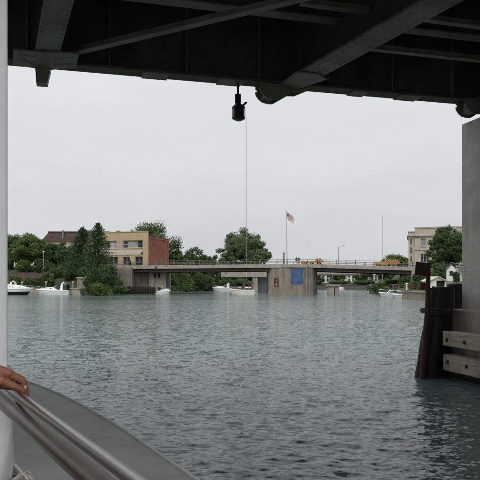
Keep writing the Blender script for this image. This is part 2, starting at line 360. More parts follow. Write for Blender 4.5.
# skirt to the horizon
base = len(gv); B = 4000
sk = np.array([(-170, -70, 4), (170, -70, 4), (170, 340, 4), (-170, 340, 4), (-B, -B, 4), (B, -B, 4), (B, B, 4), (-B, B, 4)], float)
gv = np.vstack([gv, sk]); gf = np.vstack([gf, np.array([(4, 5, 1, 0), (5, 6, 2, 1), (6, 7, 3, 2), (7, 4, 0, 3)]) + base])
gm = mat('grassy_bank', (0.05, 0.066, 0.03), 0.95, 0, 0.4, 0.5, 0.4, 4, stain=(0.085, 0.07, 0.045), stain_amt=0.8, stain_scale=0.25)
ground = bpy.data.objects.new('ground', np_mesh('ground', gv, gf, [gm], True)); COL.objects.link(ground)
props(ground, 'grassy river banks rising from the water to street level', kind='structure')

# ------------------------------------------------------------------ river water
def water_mat():
    m = bpy.data.materials.new('river_water'); m.use_nodes = True
    nt = m.node_tree; n = nt.nodes; L = nt.links; b = n['Principled BSDF']
    b.inputs['Base Color'].default_value = (0.104, 0.152, 0.145, 1); b.inputs['Roughness'].default_value = 0.1; b.inputs['IOR'].default_value = 1.333
    g = n.new('ShaderNodeNewGeometry'); t = n.new('ShaderNodeTexCoord')
    cur = g.outputs['Normal']
    # wind lanes: wide patches where the ripples are stronger or weaker
    mpw = n.new('ShaderNodeMapping'); mpw.inputs['Scale'].default_value = (0.02, 0.06, 1); L.new(t.outputs['Object'], mpw.inputs[0])
    nw = n.new('ShaderNodeTexNoise'); nw.inputs['Scale'].default_value = 1.0; nw.inputs['Detail'].default_value = 4; L.new(mpw.outputs[0], nw.inputs['Vector'])
    lane = n.new('ShaderNodeMapRange'); lane.inputs['From Min'].default_value = 0.35; lane.inputs['From Max'].default_value = 0.65
    lane.inputs['To Min'].default_value = 0.45; lane.inputs['To Max'].default_value = 1.4; L.new(nw.outputs['Fac'], lane.inputs['Value'])
    for sx, sy, sc, k in ((1.0, 1.5, 3.0, 0.5), (1.0, 1.6, 10.5, 0.68)):
        mp_ = n.new('ShaderNodeMapping'); mp_.inputs['Scale'].default_value = (sx, sy, 1); mp_.inputs['Rotation'].default_value = (0, 0, 0.25); L.new(t.outputs['Object'], mp_.inputs[0])
        nz = n.new('ShaderNodeTexNoise'); nz.inputs['Scale'].default_value = sc; nz.inputs['Detail'].default_value = 2.5; L.new(mp_.outputs[0], nz.inputs['Vector'])
        sb = n.new('ShaderNodeVectorMath'); sb.operation = 'SUBTRACT'; sb.inputs[1].default_value = (.5, .5, .5); L.new(nz.outputs['Color'], sb.inputs[0])
        fl = n.new('ShaderNodeVectorMath'); fl.operation = 'MULTIPLY'; fl.inputs[1].default_value = (k * .8, k * 1.45, 0); L.new(sb.outputs[0], fl.inputs[0])
        sl = n.new('ShaderNodeVectorMath'); sl.operation = 'SCALE'; L.new(fl.outputs[0], sl.inputs[0]); L.new(lane.outputs[0], sl.inputs['Scale'])
        ad = n.new('ShaderNodeVectorMath'); ad.operation = 'ADD'; L.new(cur, ad.inputs[0]); L.new(sl.outputs[0], ad.inputs[1]); cur = ad.outputs[0]
    nm = n.new('ShaderNodeVectorMath'); nm.operation = 'NORMALIZE'; L.new(cur, nm.inputs[0]); L.new(nm.outputs[0], b.inputs['Normal'])
    return m
def build_water():
    rng = np.random.default_rng(7)
    rows = np.concatenate([np.arange(288.4, 300, 0.8), np.arange(300, 520, 0.5), np.array([560, 640, 800, 1200])])
    D = EYE * F / (rows - HOR); D = np.sort(D)[::-1]
    T = np.concatenate([np.array([-9, -5, -3, -2, -1.4, -1.0, -.75]), np.arange(-.56, .561, 0.0015), np.array([.75, 1.0, 1.4, 2, 3, 5, 9])])
    DD, TT = np.meshgrid(D, T, indexing='ij'); x = (DD * TT).ravel(); y = DD.ravel(); z = np.zeros_like(x)
    gap = np.maximum(np.abs(np.gradient(D)), 0.0015 * D); G = np.repeat(gap, len(T))
    edge = np.tile(np.abs(T) < .6, len(D))
    for i in range(110):
        lam = 0.12 * (1.0 / 0.12) ** rng.random(); th = rng.normal(math.pi * 0.54, 0.5); k = 2 * math.pi / lam
        amp = 0.0135 * lam / (2 * math.pi) * (0.7 + 0.9 * rng.random()) * (1.25 if lam < 0.45 else 0.5)
        ph = rng.random() * 6.283; s = np.sin(k * (x * math.cos(th) + y * math.sin(th)) + ph + 0.9 * np.sin(x * .21 * rng.random() + y * .17 * rng.random() + ph))
        z += amp * s * np.clip((lam / G - 2.2) / 2.5, 0, 1)
    patch = 0.8 + 0.35 * np.sin(x * .13 + y * .31 + 1) * np.sin(x * .19 - y * .11)
    z *= patch * edge
    nT = len(T); v = np.stack([x, y, z], 1)
    ii, jj = np.meshgrid(np.arange(len(D) - 1), np.arange(nT - 1), indexing='ij'); a = (ii * nT + jj).ravel()
    f = np.stack([a, a + nT, a + nT + 1, a + 1], 1)
    # the river behind the camera, joined along the last row
    k = len(v); y0 = D[-1]
    v = np.vstack([v, [(-9 * y0, y0, 0), (9 * y0, y0, 0), (120, y0, 0), (120, -75, 0), (-120, -75, 0), (-120, y0, 0)]])
    f = np.vstack([f, [[k + 5, k + 4, k + 3, k + 2]]])
    # calm margins beside the first rows
    k = len(v); v = np.vstack([v, [(-9 * y0, y0, -.001), (-120, y0, -.001), (-120, 14, -.001), (-9 * 14, 14, -.001), (9 * y0, y0, -.001), (120, y0, -.001), (120, 14, -.001), (9 * 14, 14, -.001)]])
    f = np.vstack([f, [[k, k + 3, k + 2, k + 1], [k + 4, k + 5, k + 6, k + 7]]])
    o = bpy.data.objects.new('river', np_mesh('river', v, f, [water_mat()], True)); COL.objects.link(o)
    props(o, 'rippled grey green river reflecting the overcast sky', kind='structure')
build_water()

# ------------------------------------------------------------------ the steel bridge overhead
BZ = 6.65
FA, FB = Vector((-4.6, 12.3, 0)), Vector((5.8, 15.1, 0))
U = (FB - FA).normalized(); NV = Vector((U.y, -U.x, 0))        # along the bridge; across it, towards the camera
def on_fascia(x): return FA + U * ((x - FA.x) / U.x)
bridge = thing('steel_bridge', 'dark riveted steel girder bridge seen from underneath, across the top of the picture', 'bridge', on_fascia(0) + Vector((0, 0, BZ)), math.atan2(U.y, U.x))
def L2W(s, t, z): p = on_fascia(0) + U * s + NV * t; return Vector((p.x, p.y, z))
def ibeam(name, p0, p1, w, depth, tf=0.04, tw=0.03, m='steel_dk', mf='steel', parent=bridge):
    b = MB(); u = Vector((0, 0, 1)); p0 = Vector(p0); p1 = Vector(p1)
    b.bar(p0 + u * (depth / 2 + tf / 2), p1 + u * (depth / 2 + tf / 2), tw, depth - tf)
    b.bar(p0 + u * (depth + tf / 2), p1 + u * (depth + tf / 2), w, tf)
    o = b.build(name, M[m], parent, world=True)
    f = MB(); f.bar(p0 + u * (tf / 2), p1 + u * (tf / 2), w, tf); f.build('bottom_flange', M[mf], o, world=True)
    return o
S0, S1, WID = -34.0, 30.0, 13.4
d = MB()
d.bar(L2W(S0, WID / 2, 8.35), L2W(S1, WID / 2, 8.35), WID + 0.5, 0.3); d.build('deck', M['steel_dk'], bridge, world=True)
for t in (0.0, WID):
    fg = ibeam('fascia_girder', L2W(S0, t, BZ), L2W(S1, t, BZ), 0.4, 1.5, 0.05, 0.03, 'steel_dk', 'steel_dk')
    for k in range(int((S1 - S0) / 1.6)):
        s = S0 + 0.8 + k * 1.6
        b = MB(); b.bar(L2W(s, t + 0.09, BZ + .06), L2W(s, t + 0.09, BZ + 1.45), 0.02, 0.15, (NV.x, NV.y, 0)); b.build('stiffener', M['steel'], fg, world=True)
# splice plates riveted under the outer girder
for px0, px1, py in ((141, 166, 71), (218, 242, 79), (350, 366, 93), (398, 420, 96)):
    xa = ATZ(px0, py, BZ).x; xb = ATZ(px1, py, BZ).x
    pa, pb = on_fascia(xa), on_fascia(xb)
    b = MB(); b.bar(pa + Vector((0, 0, BZ - .0125)), pb + Vector((0, 0, BZ - .0125)), 0.42, 0.025)
    for k in range(7):
        for q in (-.17, .17):
            p = pa.lerp(pb, (k + .5) / 7) + NV * q; b.lathe([(0.0, BZ - .04), (.016, BZ - .037), (.02, BZ - .024)], 6, (p.x, p.y))
    b.build('splice_plate', M['steel'], bridge, world=True)
# inner girder and stringers
for t in (1.9, 3.6, 5.2, 6.8, 8.4, 10.0, 11.6):
    ibeam('stringer', L2W(S0, t, 7.35), L2W(S1, t, 7.35), 0.28, 0.8, 0.03, 0.02)
# cross beams
BEAMS = []
def floor_beam(p0, ang, length, w):
    dv = Vector((math.sin(R(ang)), -math.cos(R(ang)), 0)); p0 = Vector((p0.x, p0.y, BZ - 0.02)); p1 = p0 + dv * length
    o = ibeam('floor_beam', p0, p1, w, 1.3, 0.05, 0.03, 'steel_dk', 'steel'); BEAMS.append((o, p0, dv))
    return o
b1 = ATZ(46, 57, BZ); b2 = ATZ(284, 89, BZ); b3 = ATZ(474, 104, BZ)
fb1 = floor_beam(b1, 21.5, 13.2, 0.44); fb2 = floor_beam(b2, 26, 13.6, 0.56); fb3 = floor_beam(b3, 22, 13.4, 0.5)
b0 = on_fascia(-9.2); fb0 = floor_beam(b0 + NV * .3, 17.5, 12.8, 0.5)
b4 = on_fascia(10.4); floor_beam(b4 + NV * .3, 22, 12.8, 0.5)
for bo, p0, dv in BEAMS[:3]:
    rv = MB(); sd = Vector((-dv.y, dv.x, 0))
    for k in range(42):
        for q in (-.17, .17):
            c = p0 + dv * (.7 + k * .2) + sd * q; rv.lathe([(0, BZ - .042), (.012, BZ - .039), (.018, BZ - .019)], 6, (c.x, c.y))
    props(rv.build('rivets', M['steel'], bo, world=True), kind='stuff')
# riveted gusset plate under the left beam, with a stub bracket
def rivets(poly, z, parent, rows):
    b = MB()
    for (p, q, n) in rows:
        for k in range(n):
            c = Vector(p).lerp(Vector(q), (k + .5) / n); b.lathe([(0, z - .022), (.014, z - .019), (.02, z)], 6, (c.x, c.y))
    o = b.build('rivets', M['steel'], parent, world=True); props(o, kind='stuff'); return o
g = MB(); zg = BZ - 0.05
poly = [ATZ(*p, zg) for p in ((13, 50), (46, 52), (79, 53), (76, 67), (50, 69.5), (36, 68), (13, 64))]
g.prism([(p.x, p.y) for p in poly], zg - .012, zg + .02); gp = g.build('gusset_plate', M['steel'], fb1, world=True)
rivets(None, zg - .012, fb1, [(ATZ(17, 53, zg), ATZ(34, 56, zg), 6), (ATZ(17, 59, zg), ATZ(34, 62, zg), 6), (ATZ(54, 58, zg), ATZ(74, 57, zg), 7), (ATZ(54, 64, zg), ATZ(73, 63, zg), 7), (ATZ(20, 56, zg), ATZ(36, 65, zg), 5)])
g = MB(); q = ATZ(43, 68.5, zg); g.M = Matrix.Translation((q.x, q.y, 0)) @ Matrix.Rotation(math.atan2(U.y, U.x), 4, 'Z')
g.slab([(-.15, zg - .01), (.15, zg - .01), (.12, zg - .14), (.085, zg - .31), (-.13, zg - .31), (-.14, zg - .12)], -.06, .2); g.build('stub_bracket', M['steel'], fb1, world=True)
# rounded end brackets of the other beams
def end_bracket(beam, p, mirror=1, length=1.15):
    g = MB(); g.M = Matrix.Translation((p.x, p.y, BZ)) @ Matrix.Rotation(math.atan2(U.y, U.x), 4, 'Z')
    pr = [(-.62, .02), (-.62, -.05), (-.585, -.06), (-.585, -.1), (-.63, -.11), (-.61, -.18), (-.55, -.26), (-.46, -.32), (-.33, -.345), (-.22, -.34)]
    pr += [(-.02, -.22), (.12, -.13), (.3, -.12), (.45, -.05), (.6, .02)]
    g.slab(pr, -.02, .02); g.slab([(x, z) for x, z in pr], .34, .38)
    g.slab([(-.48, -.02), (-.3, -.02), (-.3, -.3), (-.48, -.27)], .02, .34)          # pin block between the two plates
    o = g.build('end_bracket', M['steel'], beam, world=True)
    k = MB(); k.M = g.M
    for x, z in ((-.5, -.1), (-.5, -.2), (-.25, -.1), (-.2, -.2), (-.1, -.1), (0, -.15), (.08, -.06), (.2, -.07), (.32, -.06), (-.38, -.28)):
        k.M = g.M @ Matrix.Translation((x, -.02, z)) @ Matrix.Rotation(R(90), 4, 'X'); k.lathe([(.02, -.002), (.015, .016), (0, .02)], 6)
    ro = k.build('rivets', M['steel'], beam, world=True); props(ro, kind='stuff')
e2 = ATZ(286, 89, BZ); end_bracket(fb2, Vector((e2.x, e2.y - .28, 0)))
e3 = ATZ(483, 104, BZ); end_bracket(fb3, Vector((e3.x, e3.y - .28, 0)))
# horizontal gusset where the brace meets the middle beam
g = MB(); poly = [ATZ(*p, zg) for p in ((296, 72), (318, 74), (327, 79), (300, 88), (284, 92), (276, 88))]
g.prism([(p.x, p.y) for p in poly], zg - .012, zg + .018); g.build('gusset_plate', M['steel'], fb2, world=True)
# lateral braces
def brace(a, b, w=0.13):
    k = MB(); k.bar(a, b, w, .02); k.bar(Vector(a) + Vector((0, 0, .06)), Vector(b) + Vector((0, 0, .06)), .02, .12); k.build('lateral_brace', M['steel'], bridge, world=True)
zb = BZ + .05
pa, pb = ATZ(70, 54.5, zb), ATZ(300, 0, zb); brace(pa, pb + (pb - pa) * .25, 0.15)
brace(ATZ(20, 48, zb + .5), ATZ(4, 42, zb + .5) + Vector((-3, -1, 0)), .12)
brace(ATZ(300, 4, zb + .45), ATZ(500, 30, zb + .45), .14)
pa, pb = ATZ(348, 47, zb + .3), ATZ(488, 62, zb + .3); brace(pa, pb, .13)

# navigation lantern hanging from the bridge
lx = X(238, 13.55); fp = on_fascia(lx); LY = fp.y
lan = thing('navigation_lantern', 'black navigation lantern hanging on a rod under the steel bridge', 'lantern', (lx, LY, 5.8))
def zz(py): return Z(py, LY)
b = MB(); b.tube([(lx, LY, BZ - .005), (lx, LY, zz(95))], .024, 8); b.lathe([(.07, BZ - .03), (.07, BZ - .002)], 8, (lx, LY)); b.build('hanger_rod', M['black'], lan, world=True)
b = MB(); b.cbox(lx - .065, lx + .065, LY - .06, LY + .06, zz(103.2), zz(94.5), .008); b.build('junction_box', M['black'], lan, world=True)
b = MB(); cx = lx + .015; b.lathe([(.045, zz(102.6)), (.05, zz(104)), (.1, zz(105)), (.13, zz(106.5)), (.14, zz(107)), (.14, zz(108)), (.125, zz(108.4)), (.125, zz(117)), (.145, zz(117.4)), (.145, zz(118.6)), (.11, zz(119.6))], 20, (cx, LY)); b.build('lamp_housing', M['black'], lan, world=True, smooth=False)
b = MB(); b.lathe([(.1, zz(119.5)), (.095, zz(120.1)), (.06, zz(120.8)), (.0, zz(121))], 16, (cx, LY)); b.build('lens', M['redglass'], lan, world=True, smooth=True)
for k in range(8):
    t = k * math.pi / 4 + .2; b = MB(); b.tube([(cx + .14 * math.cos(t), LY + .14 * math.sin(t), zz(107.5)), (cx + .14 * math.cos(t), LY + .14 * math.sin(t), zz(118))], .009, 6); b.build('guard_bar', M['black'], lan, world=True)
b = MB(); b.tube([(cx + .09, LY, zz(105.5)), (cx + .13, LY, zz(104)), (cx + .165, LY, zz(102.5))], .022, 8); b.lathe([(0, zz(103.6)), (.03, zz(103.2)), (.032, zz(102.2)), (0, zz(101.6))], 8, (cx + .155, LY)); b.build('hinge_lever', M['black'], lan, world=True)

# ------------------------------------------------------------------ concrete pier and timber fender on the right
PD = 15.3; PC = Vector((X(462, PD), PD, 0)); PU = U; PV = NV      # far channel corner; the face runs towards the camera
PZ = Z(124.5, PD)
rzb = math.atan2(U.y, U.x)
pier = thing('bridge_pier', 'tall grey concrete bridge pier with wider footing at the right edge', 'pier', (PC.x, PC.y, -1.5), rzb)
LZ = [2.7, 4.05, 5.4, 6.6, PZ + 1.5]
for z0_, z1_ in zip(LZ, LZ[1:]):
    b = MB(); b.cbox(0, 2.6, -15.5, 0, z0_ + .0008, z1_ - .0008, .003); b.build('pour_lift', M['pier'], pier)
b = MB(); b.cbox(-.2, 2.9, -17.9, .25, -.5, Z(309.5, 15.1) + 1.5, .04)
fm = mat('tide_stained_concrete', (0.36, 0.335, 0.285), 0.85, 0, 0.25, 2.0, 0.5, 26, stain=(0.16, 0.14, 0.11), stain_amt=0.7, stain_scale=1.1, stain_stretch=(1.5, 1.5, .5))
_n = fm.node_tree.nodes; _l = fm.node_tree.links; _tc = _n.new('ShaderNodeTexCoord'); _sx = _n.new('ShaderNodeSeparateXYZ'); _l.new(_tc.outputs['Object'], _sx.inputs[0])
_nz = _n.new('ShaderNodeTexNoise'); _nz.inputs['Scale'].default_value = 3; _nz.inputs['Detail'].default_value = 5; _l.new(_tc.outputs['Object'], _nz.inputs['Vector'])
_ad = _n.new('ShaderNodeMath'); _ad.operation = 'MULTIPLY_ADD'; _l.new(_nz.outputs['Fac'], _ad.inputs[0]); _ad.inputs[1].default_value = .7; _l.new(_sx.outputs['Z'], _ad.inputs[2])
_mr = _n.new('ShaderNodeMapRange'); _mr.inputs['From Min'].default_value = 2.2; _mr.inputs['From Max'].default_value = 2.5; _mr.inputs['To Min'].default_value = .85; _mr.inputs['To Max'].default_value = 0; _l.new(_ad.outputs[0], _mr.inputs['Value'])
_mx = _n.new('ShaderNodeMix'); _mx.data_type = 'RGBA'; _b = _n['Principled BSDF']; _src = _b.inputs['Base Color'].links[0].from_socket; _l.new(_src, _mx.inputs['A']); _mx.inputs['B'].default_value = (.035, .042, .024, 1); _l.new(_mr.outputs[0], _mx.inputs['Factor']); _l.new(_mx.outputs['Result'], _b.inputs['Base Color'])
b.build('footing', fm, pier)
b = MB(); b.cbox(.35, 1.5, -.9, -.2, PZ + 1.495, BZ + 1.5 - .05, .03); b.build('bearing_block', M['steel'], pier)
fx, fd = X(442.5, 14.6), 14.6
fender = thing('timber_fender', 'weathered timber fender beams bolted along the pier above the water', 'fender', (fx, fd, -1.5), rzb)
for z0, z1 in ((Z(345.5, 14.6), Z(331, 14.6)), (Z(370.5, 14.55), Z(354.5, 14.55))):
    w = MB(); off = 0 if z0 > .6 else .03; w.cbox(off, .3 + off, -16.5, off, z0 + 1.5, z1 + 1.5, .018); wo_ = w.build('waler', M['timber'], fender)
    zc = (z0 + z1) / 2 + 1.5
    for k in range(8):
        y_ = -.22 - k * .62
        q = MB(); y_ += .05 * math.sin(k * 2.3 + z0 * 9); q.M = Matrix.Translation((off - .001, y_, zc + .035 * math.sin(k * 1.7 + z0 * 5))) @ Matrix.Rotation(R(-90), 4, 'Y'); q.lathe([(.05, -.004), (.05, .008), (.028, .01), (.026, .035), (0, .036)], 8)
        q.build('bolt', M['rust'], wo_)
for k in range(6):
    y_ = -2.1 - k * 2.6
    q = MB(); q.cbox(.3, .3 + .28, y_ - .14, y_ + .14, .3, Z(322, 14.5) + 1.5, .02); q.build('fender_post', M['timber'], fender)
q = MB(); q.cbox(.12, .42, -16.4, -.2, 1.5 - .16, 1.5 + .06, .02); wl = q.build('waler', M['pile'], fender); props(wl, 'dark wet beam at the waterline')

# pile cluster
def pile_mesh(p0, p1, r0, r1, seed):
    rg = random.Random(seed); b = MB(); pts = []; rs = []
    for k in range(9):
        t = k / 8; p = Vector(p0).lerp(Vector(p1), t); pts.append(p + Vector((rg.uniform(-.01, .01), rg.uniform(-.01, .01), 0))); rs.append(lerp(r0, r1, t) * rg.uniform(.96, 1.04))
    b.tube(pts, rs, 12); return b
DD0 = 15.0
dol = thing('pile_cluster', 'dark leaning cluster of timber piles bound with cable beside the pier', 'pile cluster', (X(428, DD0), DD0, -1.5))
def pp(px0, px1, pytop, D0, D1, r0=.16, r1=.14, s=0):
    x0 = X(px0, D0); x1 = X(px1, D1); zt = Z(pytop, D1); sl = -1.5 / zt
    b = pile_mesh((x0 + (x1 - x0) * sl, D0 + (D1 - D0) * sl, -1.5), (x1, D1, zt), r0, r1, s); return b.build('pile', M['pile'], dol, world=True, smooth=False)
pp(421, 434.5, 288.5, 14.95, 15.1, .165, .14, 1); pp(431, 441, 288, 14.9, 15.05, .16, .15, 2); pp(427, 438, 287, 15.3, 15.25, .16, .14, 3)
pp(438, 446, 289, 15.2, 15.2, .16, .15, 4); pp(446, 449, 287, 15.5, 15.5, .16, .15, 6); pp(434, 443, 288, 15.6, 15.45, .15, .14, 5)
for k, z in enumerate((Z(309, 15), Z(311, 15), Z(313, 15))):
    ring = []
    for j in range(24):
        t = j * 2 * math.pi / 24; ring.append((X(435.5, 15.1) + math.cos(t) * (.315 + .012 * (k % 2)) , 15.15 + math.sin(t) * .42, z + .02 * math.sin(t * 2 + k)))
    b = MB(); b.tube(ring + [ring[0]], .022, 6); b.build('binding_cable', M['rust'], dol, world=True)
for j, (px, top) in enumerate(((452, 284.5), (458, 284), (464, 284.5), (470, 284))):
    D = 17.2; x = X(px, D); gp_ = thing('fender_pile', ['black timber pile standing just right of the bound pile cluster', 'second black timber pile to the right of the bound cluster', 'black timber pile at the foot of the concrete pier', 'black timber pile hidden behind the concrete pier'][j], 'pile', (x, D, -1.5), group='fender piles behind the pier')
    pile_mesh((x, D, -1.5), (x, D, Z(top, D)), .125, .12, 20 + j).build('shaft', M['pile'], gp_, world=True)
    b = MB(); b.lathe([(.135, Z(top, D) - .06), (.135, Z(top, D) + .004), (0, Z(top, D) + .03)], 10, (x, D)); b.build('cap', M['pile'], gp_, world=True)
# sign boards on a tall thin pile of the cluster
sg = thing('channel_sign', 'dark red brown board on a leaning post above the pile cluster', 'sign', (X(421, 14.7), 14.72, -1.5))
b = MB(); b.tube([(X(419.5, 14.7) - .04, 14.7, -1.4), (X(427.5, 14.7), 14.7, Z(310, 14.7)), (X(428.5, 14.7), 14.7, Z(264, 14.7))], [.085, .06, .05], 10); b.build('post', M['signback'], sg, world=True)
b = MB(); c = PT(422.3, 269.2, 14.62); b.M = Matrix.Translation(c) @ Matrix.Rotation(R(7), 4, 'Y'); b.cbox(-.165, .165, -.025, .025, -.155, .16, .006); b.build('board', M['signback'], sg, world=True)
b = MB(); c = PT(424.2, 286.5, 14.62); b.M = Matrix.Translation(c) @ Matrix.Rotation(R(2), 4, 'Y'); b.cbox(-.1, .1, -.02, .02, -.09, .095, .005); b.build('lower_board', M['redpanel'], sg, world=True)

# ------------------------------------------------------------------ the bascule bridge across the river
DECK = [(60, 146, 266.8), (130, 142, 265.6), (268, 136, 264.1), (317, 134, 264.1), (413, 128, 266.8), (470, 125, 268.5)]   # column, distance, row of the deck edge
def deck_at(px):
    for (a, da, ya), (b, db, yb) in zip(DECK, DECK[1:]):
        if a <= px <= b:
            t = (px - a) / (b - a); D = lerp(da, db, t); return PT(px, lerp(ya, yb, t), D)
    return PT(px, DECK[-1][2], DECK[-1][1])
bas = thing('bascule_bridge', 'long low road bridge with concrete edge and dark girders across the river', 'bridge', (X(292, 134), 134, 0))
def span(px0, px1, girders, mat_edge='fascia'):
    n = 12; pts = [deck_at(lerp(px0, px1, k / n)) for k in range(n + 1)]
    def strip(y0, y1, z0, z1, m, name, parent):
        b = MB(); b.loft([[(p.x, p.y + y0, p.z + z0), (p.x, p.y + y1, p.z + z0), (p.x, p.y + y1, p.z + z1), (p.x, p.y + y0, p.z + z1)] for p in pts], True)
        return b.build(name, M[m], parent, world=True)
    sp = strip(0.2, 10.8, -.45, -.12, 'asphalt', 'roadway', bas)
    strip(0, .3, -.78, 0.0, mat_edge, 'edge_beam', sp); strip(10.7, 11, -.78, 0, mat_edge, 'edge_beam', sp)
    if girders:
        for y in (0.5, 3.6, 7, 10.2): strip(y, y + .28, -1.5, -.46, 'girder', 'girder', bas)
        for k in range(1, n):
            p = pts[k]; b = MB(); b.box(p.x - .12, p.x + .12, p.y + .8, p.y + 10.2, p.z - 1.3, p.z - .8); b.build('cross_frame', M['girder'], bas, world=True)
    for y in (.15, 10.85):
        rl = MB()
        for z in (.28, .62, .98):
            rl.loft([[(p.x, p.y + y - .035, p.z + z), (p.x, p.y + y + .035, p.z + z), (p.x, p.y + y + .035, p.z + z + .06), (p.x, p.y + y - .035, p.z + z + .06)] for p in pts], True)
        ro = rl.build('railing', M['rail_paint'], bas, world=True)
        m_ = int((pts[-1] - pts[0]).length / 1.9)
        for k in range(m_ + 1):
            p = deck_at(lerp(px0, px1, k / m_)); q = MB(); q.box(p.x - .05, p.x + .05, p.y + y - .06, p.y + y + .06, p.z - .02, p.z + 1.08); q.build('rail_post', M['rail_paint'], ro, world=True)
span(130.5, 268, True); span(268, 317.5, False); span(317.5, 413, True); span(60, 130.5, False); span(413, 470, False)
# red navigation light on the edge
p = deck_at(156); nl = thing('channel_light', 'small red channel light box on the bridge edge near the brick building', 'lamp', (p.x, p.y - .2, p.z - .75))
b = MB(); b.cbox(-.22, .22, -.1, .2, -.2, .32, .03); b.build('housing', M['signred'], nl); b = MB(); b.lathe([(.14, .32), (.14, .5), (0, .58)], 10); b.build('lens', M['redglass'], nl)
# tower pier
tp = [(268.5, 137, 0), (287.3, 132.3, 0), (305, 133.4, 0), (312.5, 134.3, 0), (317, 137.5, 0)]
poly = [(X(px, D), D) for px, D, _ in tp] + [(X(317, 137.5), 147), (X(268.5, 137), 147)]
dz = deck_at(290).z
tower = thing('bridge_tower', 'stained concrete bridge pier with prow shaped front under the flagpole', 'bridge pier', (X(290, 135), 135, -1.5))
b = MB(); b.prism(poly, -1.5, dz - .79); b.build('pier_body', M['conc'], tower, world=True)
b = MB(); cxm, cym = X(292, 138), 139.5
b.prism([(cxm + (x - cxm) * 1.025, cym + (y - cym) * 1.03) for x, y in poly], -1.5, .45); b.build('plinth', M['conc'], tower, world=True)
b = MB(); b.prism([(x, y) for x, y in [(X(px, D), D - .25) for px, D, _ in tp[:4]] + [(X(313, 134.4), 136.2), (X(268.5, 137), 138.5)]], dz - .788, dz - .1); b.build('coping', M['conc_lt'], tower, world=True)
for k, (px, D) in enumerate(((306.5, 133.5), (309.5, 133.9))):
    b = MB(); b.box(X(px, D) - .14, X(px, D) + .14, D - .22, D + .2, -.5, dz - .9); b.build('pilaster', M['conc'], tower, world=True)
# blue banner with a pale oval and slash
def face_frame(pxa, Da, pxb, Db, px, py, off):
    t = (px - pxa) / (pxb - pxa); D = lerp(Da, Db, t); a_ = Vector((X(pxa, Da), Da, 0)); b_ = Vector((X(pxb, Db), Db, 0))
    ux = (b_ - a_).normalized(); nn = Vector((ux.y, -ux.x, 0)); p = PT(px, py, D) + nn * off
    return Matrix.Translation(p) @ Matrix.Rotation(math.atan2(ux.y, ux.x), 4, 'Z')
mm = face_frame(287.3, 132.3, 305, 133.4, 297, 276.2, .03)
ban = thing('mural_banner', 'square blue banner with pale oval emblem on the bridge pier', 'banner', mm.to_translation(), mm.to_euler().z)
W_, H_ = 1.42, 1.72
b = MB(); b.box(-W_, W_, -.03, .03, -H_, H_); b.build('panel', M['blue'], ban)
b = MB()
for k in range(28):
    t0, t1 = 2 * math.pi * k / 28, 2 * math.pi * (k + 1) / 28
    if 5 <= k < 7: continue
    f = lambda t, s: ((.72 * s * math.cos(t) + .12 * s * math.sin(t)) , -.036, 1.12 * s * math.sin(t))
    q0, q1, q2, q3 = f(t0, 1), f(t1, 1), f(t1, .78), f(t0, .78)
    b.add([q0, q1, q2, q3], [(0, 1, 2, 3)])
b.add([(-.42, -.0365, -.75), (-.25, -.0365, -.78), (.5, -.0365, .72), (.33, -.0365, .78)], [(0, 1, 2, 3)]); b.build('emblem', M['bluelt'], ban, fix=False)
b = MB(); b.box(-W_, W_, -.05, .05, H_ + .001, H_ + .06); b.box(-W_, W_, -.05, .05, -H_ - .06, -H_ - .001); b.build('batten', M['grey'], ban)
mm = face_frame(268.5, 137, 287.3, 132.3, 276.6, 282.5, .04)
sgn = thing('warning_sign', 'narrow dark red sign with pale figure on the pier face', 'sign', mm.to_translation(), mm.to_euler().z)
b = MB(); b.box(-.68, .68, -.03, .04, -.95, .95); b.build('panel', M['signred'], sgn)
b = MB(); b.add([(-.42, -.036, -.72), (.42, -.036, -.72), (0, -.036, .1)], [(0, 1, 2)])
b.add([(-.18 + 0, -.036, .25), (.18, -.036, .25), (.2, -.036, .62), (-.2, -.036, .62)], [(0, 1, 2, 3)]); b.build('figure', M['pale'], sgn, fix=False)
b = MB(); b.box(-.72, -.66, -.05, .05, -1, 1); b.box(.66, .72, -.05, .05, -1, 1); b.build('frame', M['signred'], sgn)
# small stub pier
D = 133; sb_ = thing('stub_pier', 'short square concrete pier standing alone in the water under the bridge', 'bridge pier', (X(333, D), D, -1.5), R(12))
b = MB(); b.cbox(-1.0, 1.0, -1, 1, 0, Z(286.2, D) + 1.5, .06); b.build('shaft', M['conc_lt'], sb_)
b = MB(); b.cbox(-1.25, 1.25, -1.25, 1.25, Z(286.2, D) + 1.495, Z(284.6, D) + 1.5, .06); b.build('cap', M['conc_lt'], sb_)
b = MB(); b.box(-.14, .1, -1.05, -.99, 1.2, Z(287.4, D) + 1.5); b.build('rust_ladder', M['rust'], sb_)
# pier post, flagpole and flag
p = deck_at(284); ps = thing('concrete_post', 'stubby grey post on the bridge just left of the flagpole', 'post', (p.x, p.y + .6, p.z - .12))
b = MB(); b.cbox(-.2, .2, -.2, .2, 0, 2.5, .03); b.build('shaft', M['conc'], ps); b = MB(); b.cbox(-.26, .26, -.26, .26, 2.495, 2.68, .03); b.build('cap', M['conc'], ps)
p = deck_at(287.4); fpz = p.z - .12; ftop = Z(211.5, p.y + 1)
fpole = thing('flagpole', 'tall slim flagpole rising from the bridge pier', 'flagpole', (p.x, p.y + 1, fpz))
b = MB(); b.tube([(0, 0, 0), (-.06, 0, 4), (-.12, 0, ftop - fpz)], [.09, .075, .045], 10); b.build('pole', M['pole'], fpole)
b = MB(); b.lathe([(.0, ftop - fpz - .02), (.09, ftop - fpz + .05), (.09, ftop - fpz + .12), (0, ftop - fpz + .2)], 10, (-.12, 0)); b.build('finial', M['grey'], fpole, smooth=True)
b = MB(); b.lathe([(.22, 0), (.22, .12), (.12, .3), (.1, .32)], 12); b.build('base', M['grey'], fpole)
